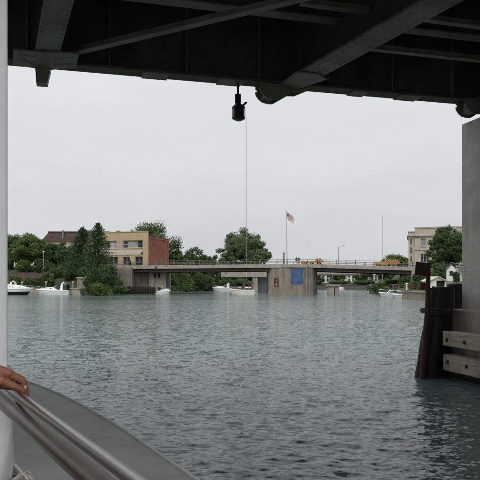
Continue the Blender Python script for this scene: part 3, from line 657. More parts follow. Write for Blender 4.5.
def make_flag():
    nu, nv = 48, 65; v = []; f = []; mi = []; Lf, Hf = 2.3, 1.35
    for i in range(nu + 1):
        for j in range(nv + 1):
            u, w = i / nu, j / nv
            x = u * Lf * .72; drop = u * u * 1.05 + .1 * u; yv = .16 * math.sin(u * 9 + w * 2.2) * u ** .5 + .08 * math.sin(u * 17 - w * 3) * u
            v.append((x - .14 * u * (w), yv, -w * Hf - drop + .05 * math.sin(u * 11 + w * 4) * u))
    for i in range(nu):
        for j in range(nv):
            a = i * (nv + 1) + j; f.append((a, a + nv + 1, a + nv + 2, a + 1))
            st = j // 5; k = 0 if st % 2 == 0 else 1
            if i < 19 and j < 35:
                k = 2; ci = (i - 1) // 3; 
                if i % 3 == 1 and j % 4 in (1, 2) and (i // 3 + j // 4) % 2 == 0: k = 1
            mi.append(k)
    me = bpy.data.meshes.new('flag'); me.from_pydata(v, [], f)
    for q in ('fl_red', 'fl_white', 'fl_blue'): me.materials.append(M[q])
    me.polygons.foreach_set('material_index', mi); me.polygons.foreach_set('use_smooth', [True] * len(f)); me.update()
    o = bpy.data.objects.new('flag', me); COL.objects.link(o)
    sm = o.modifiers.new('thick', 'SOLIDIFY'); sm.thickness = .01
    o.location = (p.x - .1, p.y + 1, ftop - .35); o.rotation_euler = (0, 0, R(-12))
    props(o, 'red white and blue striped flag drooping from the flagpole', 'flag')
make_flag()
# street lamp on the bridge
p = deck_at(339); sl = thing('street_lamp', 'tall thin street lamp on the bridge right of the flagpole', 'street lamp', (p.x, p.y + .7, p.z - .12))
b = MB(); b.tube([(0, 0, 0), (0, 0, 3.9)], [.09, .06], 8); b.tube([(0, 0, 3.85), (.25, 0, 4.1), (.9, 0, 4.2)], .045, 6); b.build('pole', M['grey'], sl)
b = MB(); b.cbox(.75, 1.4, -.13, .13, 4.14, 4.28, .04); b.build('luminaire', M['grey'], sl)
# masts far behind
def mast(px, pyt, D, z0, label, w=.14):
    t = thing('radio_mast', label, 'mast', (X(px, D), D, z0)); h = Z(pyt, D) - z0
    b = MB()
    for k in range(3):
        a_ = k * 2.094; b.tube([(w * math.cos(a_), w * math.sin(a_), -.5), (w * .5 * math.cos(a_), w * .5 * math.sin(a_), h)], .000145 * D, 5)
    n = int(h / 1.2)
    for k in range(n):
        a_ = k * 2.094; c_ = a_ + 2.094; r0 = w * (1 - .5 * k / n); b.tube([(r0 * math.cos(a_), r0 * math.sin(a_), k * 1.2), (r0 * math.cos(c_), r0 * math.sin(c_), k * 1.2 + 1.2)], .012, 4)
    b.build('lattice', M['pole'], t); b = MB(); b.tube([(0, 0, h - .3), (0, 0, h + 1.2)], .03, 5); b.build('aerial', M['pole'], t)
mast(246.2, 118, 259, gz(X(246, 259), 259), 'very tall thin radio mast rising in front of the big central tree', .075)
mast(382.3, 216, 215, gz(X(382, 215), 215), 'thin radio mast rising behind the yellow truck', .12)

# second, older bridge behind
D2 = 168
old = thing('concrete_bridge', 'older pale concrete bridge close behind the road bridge', 'bridge', (X(246, D2), D2, 0))
xa, xb = X(221, D2), X(360, D2)
b = MB(); b.box(xa, xb, D2, D2 + 7, Z(275.2, D2), Z(271, D2)); b.build('deck', M['conc_lt'], old, world=True)
for k in range(24):
    x0 = lerp(xa, xb, k / 24); x1 = lerp(xa, xb, (k + 1) / 24)
    b = MB(); b.box(x0 + .015, x1 - .015, D2 - .18, D2 - .002, Z(277 if x1 < X(272, D2) else 274, D2), Z(270.8, D2)); b.build('fascia_panel', M['conc_lt'], old, world=True)
for px in (255, 314):
    b = MB(); b.box(X(px - 2.4, D2), X(px + 2.6, D2), D2 + .1, D2 + 6.5, -1.5, Z(275.2, D2) + .002); b.build('pier', M['conc_lt'], old, world=True)
b = MB(); b.box(X(258, 172), X(300, 172), 172, 172.6, -1.5, Z(275.4, 172)); b.build('pier_wall', M['pole'], old, world=True)

# left abutment of the bascule bridge
ab = thing('bridge_abutment', 'rough stone and concrete abutment under the left end of the bridge', 'abutment', (X(140, 143), 143, -1.5))
def wbox(pa, pb, ya, yb, D, dep, m, name, parent, zlo=None):
    b = MB(); b.box(X(pa, D), X(pb, D), D, D + dep, Z(yb, D) if zlo is None else zlo, Z(ya, D)); return b.build(name, M[m], parent, world=True)
wbox(117, 132.5, 267.5, 294, 141.2, 12, 'conc', 'wing_wall', ab, -1.5)
wbox(132.6, 149, 272.5, 294, 144.5, 9, 'conc', 'breast_wall', ab, -1.5)
wbox(149.1, 166, 272.5, 294, 143, 10, 'conc', 'end_wall', ab, -1.5)
for k in range(5): wbox(118 + k * 3.2, 119.1 + k * 3.2, 269, 294, 141.0, .25, 'conc', 'buttress', ab, -1.5)
for k, px in enumerate((153.6, 157.5)):
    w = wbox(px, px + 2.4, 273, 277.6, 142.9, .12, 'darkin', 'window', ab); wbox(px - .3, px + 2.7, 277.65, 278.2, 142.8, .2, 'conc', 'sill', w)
tf = thing('timber_dolphin_wall', 'low dark timber wall in the water before the stone abutment', 'fender', (X(140, 139), 139, -1.5))
for k in range(20):
    px = 121 + k * 1.75; D = 139.2
    b = MB(); b.tube([(X(px, D), D, -1.5), (X(px, D), D, Z(287 - (k * 7 % 3) * .4, D))], .17, 8); b.build('pile', M['pile'], tf, world=True)
for y_ in (289, 291.5): wbox(120, 156, y_ - .6, y_ + .6, 138.85, .2, 'pile', 'waler', tf)
# right abutment
ra = thing('bridge_abutment', 'pale concrete abutment under the right end of the bridge', 'abutment', (X(415, 128), 129, 0))
b = MB(); b.box(X(411, 129), X(470, 129), 128.6, 138, -1, deck_at(413).z - .8); b.build('breast_wall', M['conc_lt'], ra, world=True)
b = MB(); b.box(X(410.5, 129), X(413.5, 129), 127.8, 128.58, -1, deck_at(413).z - .82); b.build('wing_wall', M['conc_lt'], ra, world=True)

# ------------------------------------------------------------------ seawalls, sheet by plank
def seawall(pts, ztop, m, label, step=2.4, name='seawall'):
    t = thing(name, label, 'seawall', (*pts[0], -1.5))
    for (xa, ya), (xb, yb) in zip(pts, pts[1:]):
        a_, b_ = Vector((xa, ya, 0)), Vector((xb, yb, 0)); n = max(1, int((b_ - a_).length / step))
        for k in range(n):
            p0 = a_.lerp(b_, k / n); p1 = a_.lerp(b_, (k + .985) / n)
            q = MB(); q.bar(p0 + Vector((0, 0, (ztop - 1.5) / 2)), p1 + Vector((0, 0, (ztop - 1.5) / 2)), .5, ztop + 1.5); q.build('panel', M[m], t, world=True)
        q = MB(); q.bar(a_ + Vector((0, 0, ztop + .08)), b_ + Vector((0, 0, ztop + .08)), .75, .16); q.build('coping', M[m], t, world=True)
seawall([(-70, 113), (-56, 132.4), (-38, 132.4), (-31.4, 122.6)], 1.25, 'timber', 'brown timber seawall behind the moored cruisers')
seawall([(26.9, 62), (25.8, 100), (27, 106), (28.6, 114)], 1.0, 'conc', 'low grey concrete seawall beside the docked canopy boat')
seawall([(18, 257), (66, 246.5)], 1.7, 'darktimber', 'dark far seawall seen under the right half of the bridge', 4)

# ------------------------------------------------------------------ buildings
def window(parent, x0, x1, z0, z1, depth, glass, frame='bufftrim', mull=(1, 1), sill=True, y0=0.0):
    t = min(.09, (x1 - x0) * .08); b = MB()
    ya, yb = y0 + depth * .55, y0 + depth * .9
    b.box(x0, x0 + t, ya, yb, z0, z1); b.box(x1 - t, x1, ya, yb, z0, z1); b.box(x0 + t, x1 - t, ya, yb, z0, z0 + t); b.box(x0 + t, x1 - t, ya, yb, z1 - t, z1)
    for k in range(1, mull[0]): xm = lerp(x0, x1, k / mull[0]); b.box(xm - t / 2, xm + t / 2, ya + .01, yb - .01, z0 + t, z1 - t)
    for k in range(1, mull[1]): zm = lerp(z0, z1, k / mull[1]); b.box(x0 + t, x1 - t, ya + .02, yb - .02, zm - t / 2, zm + t / 2)
    w = b.build('window', M[frame], parent)
    g_ = glass if isinstance(glass, (list, tuple)) else [glass]; c = 0
    for i in range(mull[0]):
        q = MB(); q.box(lerp(x0, x1, i / mull[0]) + t * .5, lerp(x0, x1, (i + 1) / mull[0]) - t * .5, yb - .03, yb - .015, z0 + t * .5, z1 - t * .5); q.build('pane', M[g_[c % len(g_)]], w); c += 1
    if sill: q = MB(); q.box(x0 - .12, x1 + .12, y0 - .12, y0 - .003, z0 - .16, z0 - .01); q.build('sill', M[frame], w)
    return w

# buff fronted building with red brick flank
bx, by, bz = X(148, 152), 152.0, 5.6; ang = math.atan2(-.31, .951)        # local x runs along the front, to its right end
front_dir = Vector((.951, -.309, 0)); WB = 14.5; HB = Z(231.6, 152) - bz
o_ = Vector((bx, by, bz)) - front_dir * WB
bb = thing('brick_building', 'two storey buff fronted building with red brick side wall by the bridge', 'building', o_, ang)
def bX(px): return WB - (148 - px) * .245 * 1.05
def bZ(py): return Z(py, 152) - bz
up_w = [(bX(121), bX(142.3), bZ(247.6), bZ(240)), (bX(102.5), bX(115), bZ(247.6), bZ(240)), (.3, 3.2, bZ(247.6), bZ(240))]
lo_w = [(bX(121), bX(129.3), bZ(265.5), bZ(256.4)), (bX(134), bX(142.3), bZ(265.5), bZ(256.4)), (bX(105), bX(115.5), bZ(265.5), bZ(256.4)), (.3, 3.2, bZ(265.5), bZ(256.4))]
b = MB(); b.facade(WB, HB, up_w + lo_w, .4); b.add([(0, .4, 0), (WB, .4, 0), (WB, .4, HB), (0, .4, HB)], [(3, 2, 1, 0)]); b.add([(0, 0, HB), (WB, 0, HB), (WB, .4, HB), (0, .4, HB)], [(0, 1, 2, 3)]); b.add([(WB, 0, 0), (WB, .4, 0), (WB, .4, HB), (WB, 0, HB)], [(0, 1, 2, 3)]); b.add([(0, 0, 0), (0, .4, 0), (0, .4, HB), (0, 0, HB)], [(3, 2, 1, 0)])
fw = b.build('front_wall', M['buff'], bb, fix=False)
for k, w_ in enumerate(up_w): window(bb, *w_, .4, ['glass', 'glass_lt', 'glass_lt', 'glass'], 'bufftrim', (4 if k == 0 else 3, 2))
for k, w_ in enumerate(lo_w): window(bb, *w_, .4, 'glass', 'bufftrim', (2, 1), sill=False)
b = MB(); b.box(.2, WB - 1.6, -.1, -.003, bZ(254.5), bZ(249.6)); b.build('stone_band', M['bufftrim'], bb)
b = MB(); b.box(-.05, WB + .08, -.12, .45, HB + .002, HB + .18); b.build('coping', M['buff'], bb)
b = MB(); b.box(bX(140.5), bX(142.6), -.16, -.102, bZ(254), bZ(252)); b.build('wall_plaque', M['girder'], bb)
LB = 12.0; hb2 = Z(236.3, 152) - bz
b = MB(); b.box(0, WB - .02, .405, LB, 0, hb2); b.build('side_wall', M['redbrick'], bb)
for y_ in (.42, 3.3, 6.2, 9.1, 11.6):
    b = MB(); b.box(WB - .018, WB + .1, y_, y_ + .4, 0, hb2 - .5); b.build('pilaster', M['redbrick'], bb)
b = MB(); b.box(WB - .018, WB + .14, .41, LB + .05, hb2 - .45, hb2 - .1); b.box(WB - .4, WB + .17, .41, LB + .08, hb2 + .002, hb2 + .14); b.build('cornice', M['redbrick'], bb)
for y_ in (1.3, 4.2, 7.1):
    b = MB(); b.box(WB - .017, WB + .02, y_, y_ + 1.2, bZ(249), bZ(241)); b.build('blind_window', M['redbrick'], bb)
b = MB(); b.box(3.5, 4.3, 4, 4.8, hb2, hb2 + 2.0); b.build('chimney', M['redbrick'], bb)
b = MB(); b.tube([(WB + .12, 5.5, .2), (WB + .12, 5.5, hb2 - .1)], .06, 8); b.build('downpipe', M['grey'], bb)
b = MB(); b.cbox(8.5, 10.4, 3.2, 5, hb2, hb2 + 1.35, .05); b.build('roof_unit', M['grey'], bb)
for k in range(3): b = MB(); b.tube([(WB - 2.4 - k * 3.1, -.02, bZ(255.6)), (WB - 2.4 - k * 3.1, -.4, bZ(255.2)), (WB - 2.4 - k * 3.1, -.5, bZ(255.7))], .05, 6); b.build('wall_lamp', M['girder'], bb)

# brown mansard roofed building behind the trees
D = 176; mxa, mxb = X(43, D), X(112, D); mz = 5.4
mb_ = thing('mansard_building', 'tan building with brown mansard roof behind the waterside trees', 'building', (mxa, D, mz))
Wm = mxb - mxa; he, ht = Z(241, D) - mz, Z(231, D) - mz
mw = [(x, x + 1.5, z, z + 2.0) for x in (1.3, 4.6, 7.9, 11.2, 14.5, 17) for z in (1.2, 4.4, he - 2.3)]
b = MB(); b.facade(Wm, he, mw, .3); b.build('front_wall', M['tan'], mb_, fix=False)
b = MB(); b.box(0, Wm, .31, 12, 0, he); b.build('wall', M['tan'], mb_)
for w_ in mw: window(mb_, *w_, .3, 'glass_lt' if w_[2] > 6 else 'glass', 'clap', (2, 1))
b = MB(); e = .4; i_ = 1.2
b.loft([[(-e, -e, he), (Wm + e, -e, he), (Wm + e, 12.4, he), (-e, 12.4, he)], [(i_, i_, ht - .3), (Wm - i_, i_, ht - .3), (Wm - i_, 11, ht - .3), (i_, 11, ht - .3)]], True); rf = b.build('mansard_roof', M['shingle'], mb_)
b = MB(); b.box(i_ - .12, Wm - i_ + .12, i_ - .12, 11.1, ht - .298, ht); b.build('roof_curb', M['shingle'], rf)
b = MB(); b.box(5.4, 5.75, -.05, .5, he + .2, ht + .35); b.build('flue', M['grey'], rf)
b = MB(); b.box(9.4, 13.5, 3, 6, ht, ht + .55); b.build('roof_unit', M['grey'], rf)

# limestone building on the right
D = 165; sx, sz = X(415, D), 5.0; Hs = Z(227.4, D) - sz; kk = D / F
stn = thing('limestone_building', 'pale limestone building with cornice and parapet behind the dark tree', 'building', (sx, D, sz), -R(15.2))
Ws = 21.0
def sX(px): return (px - 415) * kk
def sZ(py): return Z(py, D) - sz
sw = []
for k in range(4):
    o0 = k * 5.0
    sw += [(sX(420.6) + o0, sX(425.4) + o0, sZ(246.6), sZ(238.6)), (sX(420.6) + o0, sX(430) + o0 - .4, sZ(262.3), sZ(253.7))]
b = MB(); b.facade(Ws, Hs, sw, .4); b.build('front_wall', M['lime'], stn, fix=False)
b = MB(); b.box(0.0, Ws, .405, 16, 0, Hs); b.build('wall', M['lime'], stn)
b = MB(); b.add([(0, 0, 0), (0, .405, 0), (0, .405, Hs), (0, 0, Hs)], [(0, 1, 2, 3)]); b.add([(0, 0, Hs), (Ws, 0, Hs), (Ws, .405, Hs), (0, .405, Hs)], [(0, 1, 2, 3)]); b.build('corner_stone', M['lime'], stn, fix=False)
for k, w_ in enumerate(sw): window(stn, *w_, .4, 'glass_lt' if k % 2 == 0 else 'glass', 'limetrim', (2, 2) if k % 2 == 0 else (3, 1))
for y0_, y1_, pr in ((237.2, 236.2, .18), (236.15, 235, .42), (250.3, 248.9, .12), (228.6, 227.2, .14)):
    b = MB(); b.box(-pr, Ws + pr, -pr, -.003, sZ(y0_), sZ(y1_)); b.build('cornice', M['limetrim'], stn)
b = MB(); b.box(8, 10.5, -.2, -.004, sZ(229.9), sZ(228.8)); b.build('name_stone', M['limetrim'], stn)
wl_ = sX(408.7); Hl = sZ(231.2)
b = MB(); b.box(wl_, -.003, .8, 14, 0, Hl); wg = b.build('wing', M['lime'], stn)
for y0_, y1_, pr in ((237.4, 236, .18), (235.95, 234.8, .4), (231.9, 231, .12)):
    b = MB(); b.box(wl_ - pr, -.004, .8 - pr, .797, sZ(y0_), sZ(y1_)); b.box(wl_ - pr, wl_ - .003, .797, 14, sZ(y0_), sZ(y1_)); b.build('cornice', M['limetrim'], wg)
for k in range(3):
    b = MB(); b.box(wl_ + .5, wl_ + .85, .74, .797, sZ(262 - k * 9), sZ(256 - k * 9)); b.build('window', M['glass'], wg)

# small white porch house
D = 110; hx, hz = X(446.5, D), 2.75; kk = D / F
ph = thing('porch_house', 'small white house with grey gable roof and open porch by the water', 'house', (hx, D, hz), R(-18))
We = 5.2; eave, rid = 2.05, 3.3
b = MB(); b.slab([(0, 0), (1.6, 0), (1.6, eave), (.8, rid - .35), (0, eave)], 0, 4.2)
b.build('gable_wall', M['clap'], ph)
b = MB(); b.box(1.62, We, 1.6, 4.2, 0, eave + .3); b.build('back_wall', M['clap'], ph)
b = MB(); b.loft([[(-.2, -.25, eave - .12), (.8, -.25, rid - .2), (.8, -.25, rid - .05), (-.2, -.25, eave + .03)], [(-.2, 4.4, eave - .12), (.8, 4.4, rid - .2), (.8, 4.4, rid - .05), (-.2, 4.4, eave + .03)]], True)
b.add([(.8, -.3, rid - .06), (We + .2, -.3, eave + .08), (We + .2, 4.4, eave + .08), (.8, 4.4, rid - .06), (.8, -.3, rid + .06), (We + .2, -.3, eave + .2), (We + .2, 4.4, eave + .2), (.8, 4.4, rid + .06)], [(0, 3, 2, 1), (4, 5, 6, 7), (0, 1, 5, 4), (1, 2, 6, 5), (2, 3, 7, 6), (3, 0, 4, 7)])
b.build('roof', M['greyroof'], ph)
for x in (1.75, 2.9, 4.0, 5.05):
    b = MB(); b.box(x - .07, x + .07, -.12, .02, .3, min(eave + .3, rid - .05 - (x - .8) * .28)); b.build('porch_post', M['clap'], ph)
b = MB(); b.box(1.62, We, -.2, 1.6, -.4, .3); b.build('porch_floor', M['clap'], ph)
b = MB(); b.box(1.68, We - .05, -.15, -.08, .95, 1.05); b.build('porch_rail', M['clap'], ph)
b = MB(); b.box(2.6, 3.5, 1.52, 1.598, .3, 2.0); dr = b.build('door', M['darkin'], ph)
b = MB(); b.box(.5, 1.1, -.05, -.004, 1.0, 1.8); b.build('window', M['glass'], ph)
b = MB(); b.box(0, We, 0, 4.2, -1.2, -.005); b.build('foundation', M['conc'], ph)
# shed
D = 98; hx, hz = X(429.5, D), 1.2
sh = thing('boat_shed', 'small white gabled shed with dark open doorway on the right bank', 'shed', (hx, D, hz), R(6))
Wd = 2.75; he2, hr2 = 1.55, 2.15
b = MB(); b.slab([(0, 0), (1.15, 0), (1.15, he2 + .5), (1.1, he2 + .5), (0, he2)], 0, .1); b.slab([(2.55, 0), (Wd, 0), (Wd, he2), (2.55, he2 + .1)], 0, .1); b.slab([(1.15, 1.6), (2.55, 1.6), (2.55, he2 + .1), (1.38, hr2), (1.15, he2 + .49)], 0, .1)
b.build('front_wall', M['clap'], sh)
b = MB(); b.box(0, .1, .1, 3, 0, he2); b.box(Wd - .1, Wd, .1, 3, 0, he2); b.box(.1, Wd - .1, 2.9, 3, 0, he2); b.build('wall', M['clap'], sh)
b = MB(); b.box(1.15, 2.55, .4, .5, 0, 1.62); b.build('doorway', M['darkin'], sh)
b = MB(); b.loft([[(-.2, y, he2 - .1), (1.38, y, hr2), (Wd + .2, y, he2 - .1), (Wd + .2, y, he2 + .02), (1.38, y, hr2 + .12), (-.2, y, he2 + .02)] for y in (-.25, 3.1)], True); b.build('roof', M['bufftrim'], sh)
b = MB(); b.box(-.05, Wd + .05, -.05, 3.05, -.6, -.003); b.build('slab', M['conc'], sh)
# two far white houses under the span, and one further right
def far_house(px, D, w, h, label, rz=0):
    x = X(px, D); z = gz(x, D) - .2; t = thing('gabled_house', label, 'house', (x, D, z), rz)
    b = MB(); b.slab([(-w / 2, 0), (w / 2, 0), (w / 2, h * .62), (0, h), (-w / 2, h * .62)], 0, 8); b.build('wall', M['clap'], t)
    b = MB(); b.loft([[(-w / 2 - .3, y, h * .62 - .1), (0, y, h + .02), (w / 2 + .3, y, h * .62 - .1), (w / 2 + .3, y, h * .62 + .1), (0, y, h + .24), (-w / 2 - .3, y, h * .62 + .1)] for y in (-.3, 8.2)], True); b.build('roof', M['greyroof'], t)
    for x_ in (-w / 4 - .3, w / 4 - .3):
        for z_ in (1.0, h * .45):
            q = MB(); q.box(x_, x_ + .7, -.06, -.003, z_, z_ + 1.1); wq = q.build('window', M['glass'], t); q = MB(); q.box(x_ - .1, x_ + .8, -.09, -.062, z_ - .1, z_ - .005); q.build('sill', M['clap'], wq)
far_house(325.5, 267, 3.6, 5.6, 'white gabled house glimpsed between trees under the bridge, beside the stub pier')
far_house(351, 270, 3.4, 6.0, 'white gabled house between dark trees midway under the right span')
far_house(374, 262, 3, 5.4, 'pale gabled house under the bridge behind the far moored boat')

# ------------------------------------------------------------------ trees and shrubs
def leaves(rng, centers, radii, n, size, flat=.0, dens=None):
    w = np.array([r[0] * r[1] + r[0] * r[2] + r[1] * r[2] for r in radii]); w = w / w.sum(); idx = rng.choice(len(centers), n, p=w)
    dirs = rng.normal(size=(n, 3)); dirs /= np.linalg.norm(dirs, axis=1)[:, None]; rad = rng.random(n) ** .45
    rad *= 1 + np.abs(rng.normal(0, .2, n))
    c = np.array(centers)[idx] + dirs * np.array(radii)[idx] * rad[:, None]
    nrm = dirs * .7 + rng.normal(0, .7, (n, 3)) + np.array([0, 0, .35]); nrm /= np.linalg.norm(nrm, axis=1)[:, None]
    t = np.cross(nrm, rng.normal(size=(n, 3))); t /= np.linalg.norm(t, axis=1)[:, None] + 1e-9; u = np.cross(nrm, t)
    s = size * (.55 + .9 * rng.random(n))[:, None]; e = (.45 + .4 * rng.random(n))[:, None]
    v = np.stack([c - t * s, c - u * s * e + nrm * s * .15, c + t * s, c + u * s * e + nrm * s * .15], 1).reshape(-1, 3)
    return v, np.arange(4 * n).reshape(-1, 4)
def link_np(name, v, f, m, parent):
    o = bpy.data.objects.new(name, np_mesh(name, v, f, [m])); COL.objects.link(o); o.parent = parent; return o
def tree(px, wpx, pyt, D, m, label, seed, crown0=.1, n=5200, size=.34, base=None, pyb=None, round_=1.0, name='leafy_tree', group=None, clumps=60):
    n = int(n * 3.6); size = size * .5
    rng = np.random.default_rng(seed); x = X(px, D); z = gz(x, D) - .1 if base is None else base
    H = Z(pyt, D) - z; Rr = wpx / 2 * D / F
    t = thing(name, label, 'tree', (x, D, z), 0, group)
    c0 = H * crown0; cz = (c0 + H) / 2; ch = (H - c0) / 2; cs = []; rs = []
    for k in range(clumps):
        d_ = rng.normal(size=3); d_ /= np.linalg.norm(d_); q = .3 + .62 * rng.random(); 
        rr = Rr * (.13 + .15 * rng.random())
        taper = 1 - .35 * max(0, d_[2]) * (1 / round_ if round_ else 1)
        cs.append((d_[0] * Rr * q * taper * 1.02, d_[1] * Rr * q * .9, cz + d_[2] * (ch - rr * .75) * min(1, q * 1.18))); rs.append((rr, rr, rr * .78))
    v, f = leaves(rng, cs, rs, n, size); link_np('crown', v, f, M[m], t)
    b = MB(); r0 = max(.12, H * .022); hh = cz
    b.tube([(0, 0, -.4), (.05, .03, hh * .35), (-.06, .04, hh * .7), (.05, 0, hh * 1.15), (0, 0, H * .86)], [r0 * 1.25, r0, r0 * .8, r0 * .5, r0 * .12], 8)
    for k in range(7):
        a_ = k * 2.4 + seed; s_ = c0 + (H - c0) * (.05 + .07 * k); q = Rr * (.75 - .05 * k)
        b.tube([(0, 0, s_ * .85), (math.cos(a_) * q * .5, math.sin(a_) * q * .5, s_ + H * .07), (math.cos(a_) * q, math.sin(a_) * q, s_ + H * .19)], [r0 * .5, r0 * .3, r0 * .08], 6)
    b.build('trunk', M['bark'], t, smooth=True); return t
def conifer(px, wpx, pyt, D, label, seed, base=None):
    rng = np.random.default_rng(seed); x = X(px, D); z = gz(x, D) - .1 if base is None else base; H = Z(pyt, D) - z; Rr = wpx / 2 * D / F
    t = thing('conifer_tree', label, 'tree', (x, D, z)); V = []; nb = 800
    b = MB(); b.tube([(0, 0, -.4), (.04, 0, H * .5), (0, 0, H)], [H * .02, H * .012, .03], 8)
    for k in range(nb):
        u = rng.random() ** .8; zz_ = H * (.08 + .9 * u); L_ = Rr * (1 - u) ** .7 * (.6 + .5 * rng.random()) + .18; a_ = rng.random() * 6.283
        n = int(6 + 14 * L_ / Rr)
        s_ = rng.random(n) ** .7; px_ = np.cos(a_) * L_ * s_; py_ = np.sin(a_) * L_ * s_; pz = zz_ - .28 * L_ * s_ + .16 * L_ * s_ ** 2 * 1.6
        c = np.stack([px_, py_, pz], 1) + rng.normal(0, .13, (n, 3)); V.append(c)
    c = np.vstack(V); n = len(c); nrm = rng.normal(0, .6, (n, 3)) + np.array([0, 0, .8]); nrm /= np.linalg.norm(nrm, axis=1)[:, None]
    tt = np.cross(nrm, rng.normal(size=(n, 3))); tt /= np.linalg.norm(tt, axis=1)[:, None]; uu = np.cross(nrm, tt); s = .21 * (.6 + .7 * rng.random(n))[:, None]
    v = np.stack([c - tt * s, c - uu * s * .42, c + tt * s, c + uu * s * .42], 1).reshape(-1, 3)
    link_np('crown', v, np.arange(4 * n).reshape(-1, 4), M['needle'], t); b.build('trunk', M['bark'], t, smooth=True)
def shrub(px, wpx, pyt, D, m, label, seed, base=None, n=1700, size=.26, name='shrub', group=None, depth=.8):
    n = int(n * 2.9); size *= .56
    rng = np.random.default_rng(seed); x = X(px, D); z = (gz(x, D) - .1) if base is None else base; H = Z(pyt, D) - z; Rr = wpx / 2 * D / F
    t = thing(name, label, 'shrub', (x, D, z), 0, group); cs = []; rs = []
    for k in range(16):
        a_ = rng.random() * 6.283; q = rng.random() ** .5 * .7; h_ = rng.random() ** .7; r_ = Rr * (.28 + .15 * rng.random()); rz_ = min(r_, H * .3)
        cs.append((math.cos(a_) * Rr * q * (1 - .35 * h_), math.sin(a_) * Rr * q * depth, rz_ * .8 + h_ * (H - 1.75 * rz_))); rs.append((r_, r_ * depth, rz_))
    v, f = leaves(rng, cs, rs, n, size); link_np('foliage', v, f, M[m], t)
    b = MB()
    for k in range(5): a_ = k * 1.26; b.tube([(0, 0, -.2), (math.cos(a_) * Rr * .3, math.sin(a_) * Rr * .3, H * .4), (math.cos(a_) * Rr * .5, math.sin(a_) * Rr * .5, H * .75)], [.07, .05, .02], 5)
    b.build('stems', M['bark'], t); return t
# left bank
tree(10, 42, 232, 160, 'lf_dark', 'broad dark leafy tree at the far left beside the white post', 11)
tree(29, 40, 232.5, 150, 'lf_mid', 'broad mid green tree above the dark hulled cruiser', 12, n=6500)
tree(56, 36, 239.5, 149, 'lf_dark', 'dark green tree in front of the mansard roof', 13)
tree(71, 30, 245, 147, 'lf_dark', 'dark tree between the mansard roof and the conifers', 14, n=4200)
conifer(82.5, 46, 226.5, 141, 'broad dark conifer beside the mansard roof', 15)
conifer(98, 50, 222, 134, 'tallest pointed conifer in front of the buff building', 16)
shrub(56, 17, 264, 141, 'lf_mid', 'round green bush on the slope above the white cruiser', 17, base=3.2)
shrub(92, 22, 268, 120.5, 'lf_dark', 'tall dark waterside bush below the conifers', 18, base=.1, n=2600, depth=.45)
shrub(107, 26, 264, 123.5, 'lf_dark', 'wide dark waterside bush left of the stone abutment', 19, base=.1, n=2800, depth=.5)
shrub(99, 26, 283, 118.6, 'lf_mid', 'low waterside bush dipping into the river under the conifers', 20, base=-.05, n=2000, depth=.4)
shrub(115, 16, 276, 127, 'lf_mid', 'small bush against the stone abutment', 21, base=.2)
shrub(18, 20, 272, 142, 'lf_dark', 'low dark bush at the far left behind the dark hulled cruiser', 22, base=3.0)
shrub(70, 18, 268, 140, 'lf_dark', 'low dark bush right of the round green bush', 23, base=3.0)
for k, (px, w, y, D, bz_, m_) in enumerate(((8, 20, 258, 150, 4.6, 'lf_dark'), (24, 22, 260, 147, 4.4, 'lf_mid'), (40, 18, 258, 146, 4.4, 'lf_dark'), (66, 20, 259, 145, 4.4, 'lf_dark'), (50, 16, 262, 144, 4.2, 'lf_dark'), (84, 22, 268, 131, 2.0, 'lf_dark'), (119, 10, 281, 136, .3, 'lf_dark'))):
    shrub(px, w, y, D, m_, ['dark thicket under the leftmost tree', 'green thicket under the broad mid green tree', 'dark thicket left of the round green bush', 'dark thicket right of the mansard front tree', 'dark thicket below the mansard roof corner', 'dark thicket behind the concrete landing block', 'small dark bush at the corner of the abutment'][k], 120 + k, base=bz_, n=2000)
# clipped hedge
hd = thing('hedge', 'long fresh green clipped hedge behind the moored cruisers', 'hedge', (X(39, 137), 137, 1.6))
rng = np.random.default_rng(3); cs = [((k - 7) * .42, 0, .9 + .1 * math.sin(k)) for k in range(15)]
v, f = leaves(rng, cs, [(.55, .6, .95)] * 15, 2600, .17); link_np('foliage', v, f, M['lf_hedge'], hd)
b = MB(); [b.tube([((k - 7) * .42, 0, -.3), ((k - 7) * .42, 0, 1.2)], .03, 5) for k in range(15)]; b.build('stems', M['bark'], hd)
# behind the left half of the bridge
tree(150, 66, 219.5, 188, 'lf_dark', 'dark leafy tree rising behind the brick building roof', 31, n=7000, size=.4)
tree(168, 16, 243, 178, 'lf_dark', 'small dark tree at the corner of the red brick wall', 32, n=2400)
tree(177, 28, 249, 190, 'lf_mid', 'mid green tree right of the brick building above the bridge', 33, n=4200, crown0=.05)
tree(192, 30, 244, 196, 'lf_dark', 'dark pointed tree top above the middle of the left span', 34, n=4500, crown0=.05)
tree(183, 22, 250, 186, 'lf_mid', 'green tree filling the gap left of the dark pointed tree', 135, n=3000, crown0=.05)
tree(209, 22, 251.5, 198, 'lf_dark', 'dark tree behind the light green tree over the left span', 136, n=3000, crown0=.05)
tree(203, 26, 251, 200, 'lf_fresh', 'light green tree low above the left span', 35, n=4200, crown0=.05)
tree(214, 20, 254, 207, 'lf_mid', 'small green tree left of the big central tree', 36, n=3200, crown0=.05)
for k, (px, w, y, D, m_) in enumerate(((172, 22, 272, 176, 'lf_dark'), (185, 22, 273, 181, 'lf_mid'), (198, 22, 273, 187, 'lf_dark'), (210, 20, 274, 194, 'lf_dark'), (213, 15, 276, 200, 'lf_dark'))):
    shrub(px, w, y, D, m_, ['dark bush on the bank under the bridge, next to the abutment', 'green bush on the bank under the left span, second from the abutment', 'dark bush on the bank at the middle of the left span', 'dark bush under the left span close to the far boat', 'last dark bush of the bank beside the far speeding boat'][k], 40 + k, base=.2, n=2000, size=.32)
tree(231, 28, 231.5, 264, 'lf_grey', 'left crown of the clump, grey green tree beside the tall radio mast', 137, n=4200, size=.46, crown0=.2)
